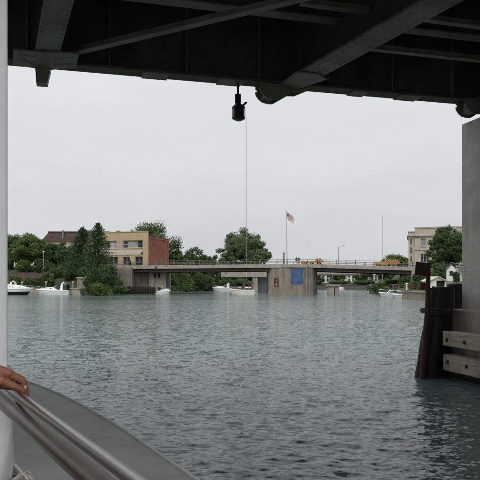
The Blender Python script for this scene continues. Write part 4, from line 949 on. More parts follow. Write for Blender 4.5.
tree(258, 26, 234, 265, 'lf_grey', 'right crown of the clump, grey green tree beside the tall radio mast', 138, n=3600, size=.46, crown0=.25)
tree(243, 42, 226.5, 270, 'lf_grey', 'big central grey green tree rising above the bridge', 37, n=9000, size=.46, crown0=.25, clumps=90)
tree(264, 20, 246, 264, 'lf_grey', 'loose pale tree leaning from the right of the big central tree', 38, n=1200, size=.46, crown0=.55, clumps=14)
tree(223, 12, 254, 262, 'lf_grey', 'spindly pale tree just left of the big central tree', 39, n=600, size=.46, crown0=.5, clumps=9)
# right side, behind the bridge
tree(397, 30, 252, 176, 'lf_fresh', 'rounded fresh green tree behind the yellow truck', 51, n=4200)
tree(447, 42, 224, 128, 'lf_dark', 'large dark tree covering the limestone building', 52, n=9500, size=.32, crown0=.1, base=3.6, clumps=90)
tree(432, 16, 258, 126, 'lf_dark', 'small dark tree between the red brown board and the big tree', 53, n=2200, base=3.4, crown0=.05)
shrub(440, 20, 263, 117, 'lf_dark', 'dark bush behind the boat shed', 54, base=2.6)
shrub(456.5, 9, 271.5, 106, 'lf_dark', 'round dark bush in front of the house porch', 55, base=2.5, n=1300, size=.14)
for k, (px, w, y, D, m_) in enumerate(((384, 18, 281, 150, 'lf_mid'), (393, 16, 280, 139, 'lf_mid'), (402, 15, 279, 131, 'lf_dark'), (409, 12, 283, 123, 'lf_fresh'), (377, 14, 284, 163, 'lf_dark'))):
    shrub(px, w, y, D, m_, ['wide green bush on the right bank under the end of the bridge', 'green bush on the right bank left of the canopy boat', 'dark bush on the right bank behind the canopy boat', 'bright bush beside the right abutment', 'dark bush on the right bank nearest the far moored boat'][k], 60 + k, base=.8)
for k, (px, w, y, D, bz_, m_) in enumerate(((418, 16, 272, 121, 2.0, 'lf_dark'), (426, 14, 268, 120, 2.4, 'lf_mid'), (415, 14, 282, 110, 1.2, 'lf_dark'), (424, 14, 284, 101, 1.1, 'lf_mid'), (449, 12, 268, 118, 3.0, 'lf_dark'), (405, 12, 276, 126, 1.2, 'lf_dark'))):
    shrub(px, w, y, D, m_, ['dark bush on the slope below the limestone building', 'green bush on the slope left of the boat shed roof', 'dark bush on the bank behind the red drum', 'low green bush left of the boat shed', 'dark bush left of the porch house', 'dark bush at the foot of the right abutment'][k], 140 + k, base=bz_)
for k, (px, w, y, D) in enumerate(((228, 24, 280, 256), (244, 26, 279, 258), (314, 18, 279, 262), (340, 26, 281, 263), (364, 26, 280, 258), (388, 30, 279, 240))):
    shrub(px, w, y, D, 'lf_dark', ['dark far bank thicket behind the far speeding boat', 'dark far bank thicket behind the cream cruiser', 'dark far bank thicket next to the tower pier', 'dark far bank thicket between the white houses', 'dark far bank thicket right of the second white house', 'dark far bank thicket beyond the right bank bushes'][k], 160 + k, n=1400, size=.4)
# far bank under the right span
for k, (px, w, y, D) in enumerate(((312, 16, 270, 266), (320, 10, 272, 262), (337, 20, 268, 264), (362, 20, 268, 262), (384, 22, 266, 255), (402, 24, 266, 245), (230, 24, 272, 262), (247, 26, 271, 264), (274, 26, 270, 268), (294, 24, 270, 268))):
    tree(px, w, y, D, 'lf_dark' if k % 3 else 'lf_mid', ['dark tree on the far bank right of the tower pier', 'narrow tree left of the first white house on the far bank', 'broad dark tree between the two white houses on the far bank', 'dark tree right of the second white house on the far bank', 'dark tree on the far bank beyond the bushes', 'dark tree on the far bank by the right abutment', 'dark tree on the far bank behind the far speeding boat', 'dark tree on the far bank behind the maroon topped cruiser', 'far bank tree hidden behind the old bridge wall', 'far bank tree hidden behind the tower pier'][k], 70 + k, n=2300, size=.5, crown0=.03, clumps=22)
# distant wood closing the horizon
rng = np.random.default_rng(99); cs = []; rs = []
for k in range(420):
    a_ = rng.uniform(-1.0, 1.0); dd = rng.uniform(300, 345); r_ = rng.uniform(2.5, 4.5); cs.append((math.sin(a_) * dd, math.cos(a_) * dd, 3 + rng.uniform(0, 3.2))); rs.append((r_ * 1.3, r_, r_))
v, f = leaves(rng, cs, rs, 26000, .9); o = bpy.data.objects.new('far_wood', np_mesh('far_wood', v, f, [M['lf_dark']])); COL.objects.link(o); props(o, 'distant wood closing the river bend', kind='stuff')
# grass tufts / low cover along the banks
rng = np.random.default_rng(5); cs = []; rs = []
for (xa, ya), (xb, yb) in (((-56, 133.4), (-38, 133.4)), ((-23, 121.5), (-31, 122.6)), ((28.5, 113), (31.5, 148)), ((-18.2, 153), (-15, 178)), ((20, 259), (64, 249)), ((31, 150), (42, 186)), ((-15, 178), (-8, 203))):
    for k in range(26): u = rng.random(); cs.append((lerp(xa, xb, u) + rng.normal(0, .3), lerp(ya, yb, u) + rng.normal(0, .3), .9 + rng.random() * .6)); rs.append((.6, .6, .5))
v, f = leaves(rng, cs, rs, 9000, .16); o = bpy.data.objects.new('bank_weeds', np_mesh('bank_weeds', v, f, [M['lf_hedge']])); COL.objects.link(o); props(o, 'low weeds growing along the river edge', kind='stuff')
# concrete block among the bushes, steps and fence on the left bank
D = 127; ck = thing('concrete_landing', 'square brown concrete landing block at the foot of the conifers', 'landing', (X(82, D), D, -1.2))
b = MB(); b.cbox(-1.0, 1.05, 0, 3, 0, Z(278.6, D) + 1.2, .05); b.build('block', M['conc'], ck); b = MB(); b.cbox(-1.2, 1.2, -.2, 3.2, Z(278.6, D) + 1.195, Z(277.2, D) + 1.2, .04); b.build('cap', M['conc_lt'], ck)
for k in range(3): b = MB(); b.box(-.8 + k * .7, -.68 + k * .7, -.1, -.003, .3, Z(279, D) + 1.2); b.build('rub_post', M['timber'], ck)
rw = thing('garden_wall', 'brown garden wall above the hedge behind the cruisers', 'wall', (X(28, 139.5), 139.5, 2.2))
for k in range(12):
    b = MB(); b.box(-5 + k * .9, -5 + k * .9 + .87, 0, .4, -.6, Z(272.8, 139.5) - 2.2 - (k % 3) * .03); b.build('panel', M['redbrick_x'], rw)
for k, (px, D) in enumerate(((15, 134.5), (22, 134.8), (46, 134.4), (73, 131))):
    dp = thing('dock_post', ['white topped dock post at the far left behind the dark cruiser', 'dock post behind the windshield of the dark cruiser', 'dock post behind the white cruiser', 'dock post right of the white cruiser stern'][k], 'post', (X(px, D), D, -1.5), group='dock posts'); b = MB(); b.tube([(0, 0, 0), (0, 0, 4.1)], .14, 8); b.build('shaft', M['timber'], dp); b = MB(); b.lathe([(.17, 4.08), (.15, 4.2), (0, 4.35)], 8); b.build('cap', M['clap'], dp)
shrub(15, 14, 275, 138.6, 'lf_mid', 'leafy bush hanging over the left end of the garden wall', 181, base=2.0)
shrub(47, 12, 272, 138.8, 'lf_mid', 'leafy bush hiding the right end of the garden wall', 182, base=2.0)
p_ = PT(43.5, 252, 143); lp = thing('garden_lamp', 'white globe lamp on a post among the left bank trees', 'street lamp', (p_.x, 143, gz(p_.x, 143) - .1)); h_ = p_.z - lp.location.z
b = MB(); b.tube([(0, 0, 0), (0, 0, h_ - .2)], .06, 8); b.build('pole', M['pole'], lp); b = MB(); b.lathe([(0.06, h_ - .22), (.2, h_ - .1), (.24, h_ + .05), (.16, h_ + .22), (0, h_ + .27)], 12); b.build('globe', M['clap'], lp, smooth=True)

# ------------------------------------------------------------------ people helper (one skinned body)
def skin_mesh(pts, edges, radii, root=0, sub=2):
    me = bpy.data.meshes.new('tmp'); me.from_pydata(pts, edges, []); o = bpy.data.objects.new('tmp', me); COL.objects.link(o)
    o.modifiers.new('skin', 'SKIN'); o.modifiers['skin'].use_smooth_shade = True
    for i, r_ in enumerate(radii):
        sv = me.skin_vertices[0].data[i]; sv.radius = r_ if isinstance(r_, tuple) else (r_, r_); sv.use_root = (i == root)
    ss = o.modifiers.new('ss', 'SUBSURF'); ss.levels = sub; ss.render_levels = sub
    dg = bpy.context.evaluated_depsgraph_get(); dg.update(); ev = o.evaluated_get(dg); nm = bpy.data.meshes.new_from_object(ev)
    bpy.data.objects.remove(o); bpy.data.meshes.remove(me); return nm
def small_person(name, label, loc, rz, pose, shirt, group=None, h=1.7):
    s = h / 1.7
    if pose == 'stand':
        J = [(0, 0, .92), (0, 0, 1.15), (0, 0, 1.38), (0, 0, 1.48), (0, 0.02, 1.6), (0, .02, 1.68), (.17, 0, 1.36), (.22, .02, 1.1), (.2, .12, .88), (-.17, 0, 1.36), (-.22, .02, 1.1), (-.2, .1, .88), (.09, 0, .88), (.1, .02, .48), (.1, 0, .06), (.1, .14, .03), (-.09, 0, .88), (-.1, .02, .48), (-.1, 0, .06), (-.1, .14, .03)]
    else:
        J = [(0, 0, .1), (0, -.02, .33), (0, 0, .56), (0, 0, .66), (0, .02, .78), (0, .02, .86), (.17, 0, .54), (.23, .05, .3), (.17, .28, .2), (-.17, 0, .54), (-.23, .05, .3), (-.17, .28, .2), (.1, .02, .08), (.11, .42, .1), (.11, .45, -.32), (.11, .58, -.36), (-.1, .02, .08), (-.11, .42, .1), (-.11, .45, -.32), (-.11, .58, -.36)]
    E = [(0, 1), (1, 2), (2, 3), (3, 4), (4, 5), (2, 6), (6, 7), (7, 8), (2, 9), (9, 10), (10, 11), (0, 12), (12, 13), (13, 14), (14, 15), (0, 16), (16, 17), (17, 18), (18, 19)]
    Rd = [(.15, .11), (.14, .1), (.15, .1), .06, .095, .08, .065, .05, .04, .065, .05, .04, .09, .065, .045, .04, .09, .065, .045, .04]
    me = skin_mesh([Vector(j) * s for j in J], E, [tuple(q * s for q in r_) if isinstance(r_, tuple) else r_ * s for r_ in Rd], 0, 1)
    me.name = name
    for q in ('skin', shirt, 'trouser', 'hair'): me.materials.append(M[q])
    zb_ = J[3][2] * s; zw = (J[0][2] + .06) * s
    for pl in me.polygons:
        c = pl.center
        pl.material_index = 3 if c.z > zb_ + .15 * s or (c.z > zb_ + .04 and c.y < -.02) else 0 if c.z > zb_ - .01 else 1 if (c.z > zw and (abs(c.x) < .19 * s or c.z > zw + .2)) else 0 if abs(c.x) > .16 * s else 2
    o = bpy.data.objects.new(name, me); COL.objects.link(o); o.location = loc; o.rotation_euler = (0, 0, rz); return props(o, label, 'person', group)
for k, px in enumerate((296.8, 299.4)):
    p = deck_at(px); small_person('person', ['person in dark clothes standing at the bridge rail, left of a pair', 'person in dark clothes standing at the bridge rail, right of a pair'][k], (p.x, p.y + .9 + .2 * k, p.z - .12), R(180 - 20 * k), 'stand', 'shirt_d', 'people on the bridge', 1.72)

# ------------------------------------------------------------------ vehicles on the bridge
def wheel(parent, x, y, r, w=.28):
    b = MB(); b.M = Matrix.Translation((x, y, r)) @ Matrix.Rotation(R(90), 4, 'X'); b.lathe([(r * .55, -w / 2), (r * .93, -w / 2), (r, -w / 2 + .05), (r, w / 2 - .05), (r * .93, w / 2), (r * .55, w / 2)], 18)
    o = b.build('wheel', M['tyre'], parent); b = MB(); b.M = Matrix.Translation((x, y - w / 2 - .004, r)) @ Matrix.Rotation(R(90), 4, 'X'); b.lathe([(r * .54, -.02), (r * .5, .02), (r * .2, .03), (0, .05)], 12); b.build('hub', M['grey'], o)
p = deck_at(389); q0 = deck_at(376); q1 = deck_at(400); az = math.atan2(q1.y - q0.y, q1.x - q0.x)
tk = thing('yellow_truck', 'yellow work truck with orange load bed parked on the bridge', 'truck', (p.x, p.y + 2.2, p.z - .115), az)
b = MB(); b.slab([(-2.6, .55), (-.05, .55), (-.05, 2.35), (-.9, 2.35), (-1.25, 1.6), (-2.35, 1.45), (-2.6, 1.25)], -.95, .95); b.build('cab', M['yellow'], tk)
b = MB(); b.slab([(-1.12, 1.62), (-.3, 1.62), (-.3, 2.2), (-.86, 2.2)], -.97, -.953); b.build('side_window', M['glass'], tk)
b = MB(); b.slab([(.0, .8), (2.9, .8), (3.0, 1.75), (0, 1.75)], -1.0, 1.0); b.build('load_bed', M['orange'], tk)
for k in range(5): b = MB(); b.box(.25 + k * .58, .33 + k * .58, -1.06, -1.003, .8, 1.75); b.build('bed_rib', M['yellow'], tk)
b = MB(); b.slab([(.15, 1.74), (2.8, 1.74), (2.3, 2.2), (1.2, 2.05), (.6, 2.25)], -.8, .8); b.build('load', M['orange'], tk)
b = MB(); b.box(-2.4, 2.9, -.5, .5, .42, .56); b.build('chassis', M['girder'], tk); b = MB(); b.box(-2.68, -2.602, -.9, .9, .5, .75); b.build('bumper', M['grey'], tk)
b = MB(); b.box(-.75, -.45, -.3, .3, 2.352, 2.5); b.build('beacon', M['orange'], tk)
for x in (-1.8, 1.2, 2.15):
    for y in (-.85, .85): wheel(tk, x, y, .46)
for q in bpy.data.objects:
    if q == tk: q.scale = (.92, .84, .72)
p = deck_at(314.5); q0 = deck_at(305); q1 = deck_at(325); az = math.atan2(q1.y - q0.y, q1.x - q0.x)
pv = thing('yellow_paver', 'long low yellow road machine with upright boom on the bridge near the flagpole', 'machine', (p.x, p.y + 2.0, p.z - .115), az)
b = MB(); b.slab([(-2.7, .45), (1.4, .45), (1.5, 1.15), (-.6, 1.15), (-.9, 1.02), (-2.7, .98)], -.9, .9); b.build('body', M['yellow'], pv)
b = MB(); b.slab([(.5, 1.152), (2.2, 1.1), (2.2, .6), (2.4, .6), (2.3, 1.45), (1.6, 1.6), (.5, 1.5)], -.8, .8); b.build('engine_hood', M['yellow'], pv)
b = MB(); b.tube([(.75, 0, 1.45), (.8, 0, 2.15)], .08, 8); b.tube([(.8, 0, 2.1), (1.25, 0, 1.75)], .07, 8); b.build('boom', M['yellow'], pv)
b = MB(); b.cbox(1.45, 1.8, -.3, .3, 1.59, 1.95, .05); b.build('seat', M['orange'], pv)
b = MB(); b.slab([(-2.9, .3), (-2.2, .3), (-2.2, 1.2), (-2.75, 1.25)], -1.0, 1.0); b.build('hopper', M['orange'], pv)
for x in (-1.9, -.4, 1.5):
    for y in (-.8, .8): wheel(pv, x, y, .4)
pv.scale = (.9, .85, .75)

# ------------------------------------------------------------------ boats
def hull_secs(L, B_, fb, rise, rake, n=14):
    secs = []
    for i in range(n):
        s = i / (n - 1); w = B_ / 2 * (1 - max(0, (s - .4) / .6) ** 2.3 * .985) * (0.93 + .07 * min(1, s / .3)); zd = fb + rise * s * s; xk = s * (L - rake); xd = s * L if s < .5 else lerp(s * (L - rake), s * L, 1)
        f_ = max(0, (s - .45) / .55); xw = s * L - rake * f_ * f_ ; xc = s * L - rake * .55 * f_ * f_
        secs.append([(s * L, w, zd), (xc, w * (.97 - .12 * f_), zd * .45 + .1), (xw, w * (.86 - .3 * f_), .02 + .15 * f_), (xw - .1 * f_, 0, -.38 + .36 * f_ * f_), (xw, -w * (.86 - .3 * f_), .02 + .15 * f_), (xc, -w * (.97 - .12 * f_), zd * .45 + .1), (s * L, -w, zd)])
    return secs
def cruiser(name, label, loc, rz, L=7.5, B_=2.6, fb=.95, rise=.35, hullmat='white', top='white', canvas=None, arch=True, cabin=True, group=None, stripe=None, bimini=None, arch_at=.2, lift=0.0):
    t = thing(name, label, 'boat', loc, rz, group); secs = hull_secs(L, B_, fb, rise, L * .12)
    b = MB(); b.loft(secs, False, False); n = len(secs[0]); b.mi = [0 if k % 6 in (0, 5) else 1 for k in range(len(b.mi))]; b.add(secs[0], [tuple(range(n))]); b.build('hull', [M[top], M[hullmat]], t, smooth=False)
    dk = [[(q[0][0], q[0][1] + .04, q[0][2]), (q[0][0], q[0][1] * .6, q[0][2] + .06), (q[0][0], -q[0][1] * .6, q[0][2] + .06), (q[0][0], -q[0][1] - .04, q[0][2])] for q in secs]
    dk2 = [[(x, y, z + .0) for x, y, z in r_] + [(r_[3][0], r_[3][1], r_[3][2] - .12), (r_[0][0], r_[0][1], r_[0][2] - .12)] for r_ in dk]
    b = MB(); b.loft(dk2, True); b.build('deck', M[top], t)
    b = MB(); b.loft([[(q[1][0], q[1][1] + .012, q[1][2] + .1), (q[1][0], q[1][1] + .02, q[1][2] + .16)] for q in secs], False, False); b.loft([[(q[1][0], -q[1][1] - .012, q[1][2] + .1), (q[1][0], -q[1][1] - .02, q[1][2] + .16)] for q in secs], False, False); b.build('rub_rail', M['grey' if stripe is None else stripe], t)
    if cabin:
        x0, x1 = L * .42, L * .9; b = MB(); cs_ = []
        for k in range(7):
            u = k / 6; x = lerp(x0, x1, u); s = x / L; w = B_ / 2 * (1 - max(0, (s - .4) / .6) ** 2.3 * .985) * .74; zt = fb + rise * s * s + .05; h = (.52 + lift) * (1 - u ** 2.0) + .02
            cs_.append([(x, w, zt - .05), (x, w * .9, zt + h * .8), (x, w * .5, zt + h), (x, -w * .5, zt + h), (x, -w * .9, zt + h * .8), (x, -w, zt - .05)])
        b.loft(cs_, True); b.build('cabin_top', M[top], t, smooth=False)
        for sgn_ in (-1, 1):
            q = MB(); A_ = cs_[1]; C_ = cs_[4]; j0, j1 = (0, 1) if sgn_ > 0 else (5, 4)
            def pt(S, u): a_, b_ = Vector(S[j0]), Vector(S[j1]); return a_.lerp(b_, u) + Vector((0, sgn_ * .02, 0))
            q.add([pt(A_, .45), pt(C_, .5), pt(C_, .7), pt(A_, .9)], [(0, 1, 2, 3)]); q.build('port_light', M['glass'], t)
    # windscreen
    xw = L * .4; zt = fb + rise * .16 + .05; w = B_ / 2 * .8; b = MB()
    pts = [(xw - .9, w), (xw + .1, w * .9), (xw + .5, w * .4), (xw + .5, -w * .4), (xw + .1, -w * .9), (xw - .9, -w)]
    base_z = zt + (.45 + lift if cabin else .05)
    b.add([(x, y, (base_z if 0 < i < 5 else zt)) for i, (x, y) in enumerate(pts)] + [(x - .45, y * .9, base_z + .42) for x, y in pts], [(i, i + 1, i + 7, i + 6) for i in range(5)]); wo2 = b.build('windscreen', M['glass'], t, fix=False)
    q = MB(); q.tube([(x - .45, y * .9, base_z + .43) for x, y in pts], .035, 6)
    for i, (x, y) in enumerate(pts): q.tube([(x, y, base_z if 0 < i < 5 else zt), (x - .45, y * .9, base_z + .43)], .022, 5)
    q.build('frame', M['chrome'], wo2)
    if cabin:
        b = MB(); b.box(xw - 1.0, xw + .25, -w * .85, w * .85, fb - .1, zt + .4 + lift); b.build('helm_console', M[top], t)
    if arch:
        xa_ = L * arch_at; b = MB()
        for y in (-1, 1): b.add([(xa_ - .3, y * B_ * .46, fb), (xa_ + .35, y * B_ * .46, fb), (xa_ + .05, y * B_ * .38, fb + 1.35), (xa_ - .3, y * B_ * .38, fb + 1.35), (xa_ - .3, y * B_ * .43, fb), (xa_ + .35, y * B_ * .43, fb), (xa_ + .05, y * B_ * .35, fb + 1.35), (xa_ - .3, y * B_ * .35, fb + 1.35)], [(0, 1, 2, 3), (7, 6, 5, 4), (0, 4, 5, 1), (1, 5, 6, 2), (2, 6, 7, 3), (3, 7, 4, 0)])
        b.box(xa_ - .3, xa_ + .05, -B_ * .38, B_ * .38, fb + 1.352, fb + 1.45); b.build('radar_arch', M[top], t)
        b = MB(); b.lathe([(.2, fb + 1.45), (.22, fb + 1.55), (.15, fb + 1.66), (0, fb + 1.68)], 12, (xa_ - .1, 0)); b.build('radar_dome', M['white'], t)
    if canvas:
        b = MB(); b.loft([[(L * .05, y * 1.0, fb + .1 + z * .9) for y, z in ((-B_ * .4, 0), (-B_ * .36, 1.0), (0, 1.2), (B_ * .36, 1.0), (B_ * .4, 0))], [(L * .22, y, fb + .1 + z) for y, z in ((-B_ * .42, 0), (-B_ * .38, 1.2), (0, 1.38), (B_ * .38, 1.2), (B_ * .42, 0))], [(L * .34, y, fb + .3 + z) for y, z in ((-B_ * .42, 0), (-B_ * .38, .85), (0, 1.0), (B_ * .38, .85), (B_ * .42, 0))]], False, False); b.build('canvas_cover', M[canvas], t)
    if bimini:
        b = MB(); z_ = fb + 1.55; b.loft([[(x, -B_ * .42, z_ - .12), (x, -B_ * .3, z_), (x, 0, z_ + .06), (x, B_ * .3, z_), (x, B_ * .42, z_ - .12), (x, B_ * .4, z_ - .18), (x, 0, z_ - .02), (x, -B_ * .4, z_ - .18)] for x in (L * .08, L * .25, L * .46)], True); bt = b.build('bimini_top', M[bimini], t)
        for x in (L * .1, L * .44):
            for y in (-1, 1): q = MB(); q.tube([(lerp(L * .25, x, .4), y * B_ * .43, fb), (x, y * B_ * .41, z_ - .12)], .025, 6); q.build('bimini_pole', M['chrome'], bt)
    # bow rail
    rp = []; 
    for s in (.5, .62, .74, .86, .96, .995):
        w = B_ / 2 * (1 - max(0, (s - .4) / .6) ** 2.3 * .985) * .94; rp.append((s * L, w, fb + rise * s * s + .5))
    full = rp + [(x, -y, z) for x, y, z in reversed(rp)]; b = MB(); b.tube([(L * .44, rp[0][1], fb + rise * .2)] + full + [(L * .44, -rp[0][1], fb + rise * .2)], .022, 6)
    for x, y, z in full[::1]: b.tube([(x, y, z), (x, y, z - .5)], .016, 5)
    b.build('bow_rail', M['chrome'], t)
    b = MB(); b.cbox(-.55, .05, -B_ * .4, B_ * .4, .18, .28, .03); b.build('swim_platform', M[top], t)
    return t
D = 127
# bow to the right (+x) for the dark hulled one, bow to the left for the white one
cruiser('motor_cruiser', 'white cruiser with dark navy hull band, cut by the white post at left', (X(33.5, D) - 9.4, D + .5, -.05), R(-3), 9.4, 3.0, 1.3, .2, 'navy', 'white', arch=True, arch_at=.56, lift=.3)
cruiser('motor_cruiser', 'all white motor cruiser moored left of the concrete landing', (X(70, D) , D, -.05), R(176), 7.2, 2.6, 1.0, .25, 'white', 'white', arch=True, canvas='glass')
bt1 = cruiser('motor_cruiser', 'cream cruiser with maroon top and passengers motoring near the bridge pier', (X(255, 128), 128, -.05), R(172), 5.4, 2.3, 1.0, .25, 'cream', 'cream', arch=False, cabin=False, bimini='maroon')
for k, (dx, dy, sh_) in enumerate(((1.3, .45, 'shirt_r'), (1.9, -.4, 'shirt_w'), (2.6, .3, 'shirt_d'))):
    small_person('person', ['passenger in red sitting at the back of the cream cruiser', 'passenger in white sitting in the middle of the cream cruiser', 'driver in dark clothes at the front of the cream cruiser cockpit'][k], (X(255, 128) - dx * 1.0, 128 - dy, 1.12), R(90), 'sit', sh_, 'people aboard the cream cruiser')
cruiser('motor_cruiser', 'distant white speeding boat behind the cream cruiser', (X(232, 190), 190, -.05), R(172), 6.2, 2.4, 1.0, .35, 'white', 'white', arch=True)
cruiser('motor_cruiser', 'small white boat tied up under the left end of the bridge', (X(158.5, 137), 137.5, -.05), R(-35), 3.4, 1.6, .65, .25, 'white', 'white', arch=False, cabin=True)
cruiser('motor_cruiser', 'small far white boat moored behind the stub pier', (X(345, 240), 244, -.05), R(175), 6.5, 2.2, .9, .3, 'white', 'white', arch=False)
cruiser('motor_cruiser', 'far white boat with dark canopy moored at the right bank bushes', (X(372, 195), 196, -.05), R(-100), 7, 2.5, .95, .3, 'white', 'white', canvas='maroon', arch=False)
cruiser('motor_cruiser', 'white runabout with dark maroon canopy docked at the concrete seawall', (X(399.5, 109), 109.5, -.05), R(195), 3.9, 1.9, .65, .2, 'white', 'white', arch=False, cabin=False, bimini='maroon')
cruiser('motor_cruiser', 'small white open skiff tied along the concrete seawall near the red drum', (X(417, 97), 98.2, -.05), R(168), 3.4, 1.5, .55, .2, 'white', 'white', arch=False, cabin=False)
# bits on the right dock
for k, (px, D, h, m_) in enumerate(((406.7, 106, 1.15, 'clap'), (412, 104, 1.1, 'redpanel'))):
    x = X(px, D); t = thing(['mooring_bollard', 'oil_drum'][k], ['white mooring bollard at the seawall beside the canopy boat', 'dull red drum on the seawall left of the pile cluster'][k], ['bollard', 'drum'][k], (x, D, 1.2)); b = MB()
    if k == 0: b.lathe([(.16, 0), (.13, .5), (.13, h - .2), (.2, h - .1), (.2, h), (.08, h + .12)], 12); b.build('shaft', M[m_], t); b = MB(); b.lathe([(.3, -.05), (.3, .06), (.2, .1)], 12); b.build('base', M['conc'], t)
    else:
        b.lathe([(.36, 0), (.38, .04), (.36, .08), (.36, .4), (.385, .43), (.36, .46), (.36, .8), (.385, .83), (.36, .86), (.36, h), (.38, h + .03), (.34, h + .03), (.34, h)], 16); b.build('barrel', M[m_], t); b = MB(); b.lathe([(.05, h - .02), (.05, h + .05), (0, h + .05)], 8, (.2, 0)); b.build('bung', M['rust'], t)

# ------------------------------------------------------------------ the passenger boat under the camera
HD = Vector((-.516, .856, 0)); HR = Vector((.856, .516, 0))        # heading of the boat; its starboard side
brz = math.atan2(HD.y, HD.x) - math.pi / 2                          # local y = forward, local x = starboard
boat = thing('passenger_boat', 'tour boat with grey side deck and steel handrail in the lower left foreground', 'boat', (0, 0, 0), brz)
DZ = 1.2; CX = -1.45
def half(f):
    pts = [(-9.5, 2.5), (-6, 2.85), (-1, 2.9), (2, 2.93), (3.2, 2.98), (4.3, 3.06), (5.8, 3.06), (7.2, 2.92), (8.6, 2.6), (10, 2.05), (11.3, 1.2), (12.2, .35), (12.5, .03)]
    for (a, ya), (b_, yb) in zip(pts, pts[1:]):
        if a <= f <= b_: t = (f - a) / (b_ - a); return lerp(ya, yb, t)
    return .03
fs = [-9.5 + 22 * k / 88 for k in range(89)]
hs_ = [half(f) for f in fs]
for _ in range(6): hs_ = [hs_[0]] + [(hs_[i - 1] + 2 * hs_[i] + hs_[i + 1]) / 4 for i in range(1, len(hs_) - 1)] + [hs_[-1]]
b = MB(); b.loft([[(CX + h * s, f, z) for s, z in ((1, DZ - .03), (.995, .5), (.93, .05), (.6, -.7), (-.6, -.7), (-.93, .05), (-.995, .5), (-1, DZ - .03))] for f, h in zip(fs, hs_)], False, False)
n = 8; b.add([(CX + hs_[0] * s, fs[0], z) for s, z in ((1, DZ - .03), (.995, .5), (.93, .05), (.6, -.7), (-.6, -.7), (-.93, .05), (-.995, .5), (-1, DZ - .03))], [tuple(range(8))]); b.build('hull', M['hullwhite'], boat, smooth=True)
b = MB(); b.loft([[(CX + (h - .014) * u, f, DZ + .035 * (1 - u * u)) for u in (-1, -.8, -.4, 0, .4, .8, .93, 1)] for f, h in zip(fs, hs_)], False, False); b.build('deck', M['deckgrey'], boat, smooth=True, fix=False)
def edge_strip(o0, o1, z0, z1, m, name):
    for sd in (1, -1):
        b = MB(); b.loft([[(CX + sd * (h + o0), f, DZ + z0), (CX + sd * (h + o1), f, DZ + z0), (CX + sd * (h + o1), f, DZ + z1), (CX + sd * (h + (o0 + o1) / 2), f, DZ + z1 + .006), (CX + sd * (h + o0), f, DZ + z1)] for f, h in zip(fs, hs_)], True); b.build(name, M[m], boat, smooth=False)
edge_strip(-.016, .0, -.04, .01, 'rimgrey', 'toe_rail'); edge_strip(.001, .02, -.07, -.03, 'tyre', 'rub_strake')
# plate seams and a few rivets in the side deck
for f in (-4, -1):
    b = MB(); b.bar((.4, f, DZ + .012), (1.48, f + .02, DZ + .004), .03, .012); b.build('deck_seam', M['deckgrey'], boat)
# inner floor and coaming, unseen, carried forward in brown to darken the rail's reflection
b = MB(); b.cbox(.27, .31, -8, 8.2, DZ - .02, DZ + .34, .01); b.build('coaming', M['brownfloor'], boat)
for k in range(19):
    x0 = -3.15 + k * .18; b = MB(); b.box(x0, x0 + .172, -8, 8.2, DZ + .037, DZ + .06); b.build('floor_board', M['brownfloor'], boat)
# handrail: slim tube riding on a thick one, on stanchions
RX = .347; Zu = EYE - .30; Zl = Zu - .0435
b = MB(); b.tube([(RX + .004, -7, Zu), (RX + .004, 2.24, Zu)], .0118, 24); b.build('handrail', M['chrome'], boat, smooth=True)
b = MB(); b.tube([(RX - .004, -7, Zl), (RX - .004, 2.24, Zl)], .0225, 32); b.build('main_rail', M['railbrown'], boat, smooth=True)
for f in (-6.5, -4.6, -2.7, -.75):
    b = MB(); b.tube([(RX - .05, f, DZ), (RX - .004, f, Zl)], .016, 12); b.build('stanchion', M['brushed'], boat, smooth=True)
for f in (-3.1, -1.3, .1, 2.05):
    b = MB(); b.tube([(RX, f, Zl), (RX + .002, f, Zu)], .008, 8); b.build('rail_tie', M['brushed'], boat)
# canopy post with padded sleeve; light canopy above and behind the picture
PF = 2.18; PXc = .376
def post_at(f, x, label=None):
    b = MB(); b.cbox(x - .048, x + .048, f - .048, f + .048, DZ, 3.42, .008); o = b.build('canopy_post', M['postwhite'], boat); return o
# right edge of the front post stands at column 8 of the photograph
wp = Vector((X(8.2, 2.05), 2.05, 0)); pl = Matrix.Rotation(-brz, 4, 'Z') @ wp
PXc, PF = pl.x - .055, pl.y + .012
po = post_at(PF, PXc)
post_at(-2.5, .30); post_at(PF, -3.2); post_at(-2.5, -3.2); post_at(-7, .30); post_at(-7, -3.2)
b = MB(); rg = random.Random(4); secs = []
for k in range(14):
    z = DZ + .02 + k * (Zl - .06 - DZ) / 13; ring = []
    for j in range(20):
        t = 2 * math.pi * j / 20; r_ = .073 + .006 * math.sin(3 * t + k * .9) + .004 * math.sin(7 * t - k) + .002 * rg.random() - .012 * (k / 13); sq = 1 / max(abs(math.cos(t)), abs(math.sin(t))) ** .55
        ring.append((PXc + r_ * sq * math.cos(t), PF + r_ * sq * math.sin(t), z))
    secs.append(ring)
b.loft(secs, True); b.build('post_sleeve', M['vinyl'], boat, smooth=True)
b = MB(); b.cbox(PXc - .06, PXc + .06, -7.4, PF + .06, 3.34, 3.42, .01); b.build('canopy_beam', M['postwhite'], boat)
# bench along the rail
b = MB(); b.cbox(-.72, -.28, -6, 2.3, DZ + .40, DZ + .46, .015); be = b.build('bench_seat', M['brownfloor'], boat)
for f in (-5.5, -3, -.6, 1.9): b = MB(); b.box(-.66, -.34, f - .04, f + .04, DZ + .05, DZ + .4); b.build('bench_leg', M['postwhite'], boat)
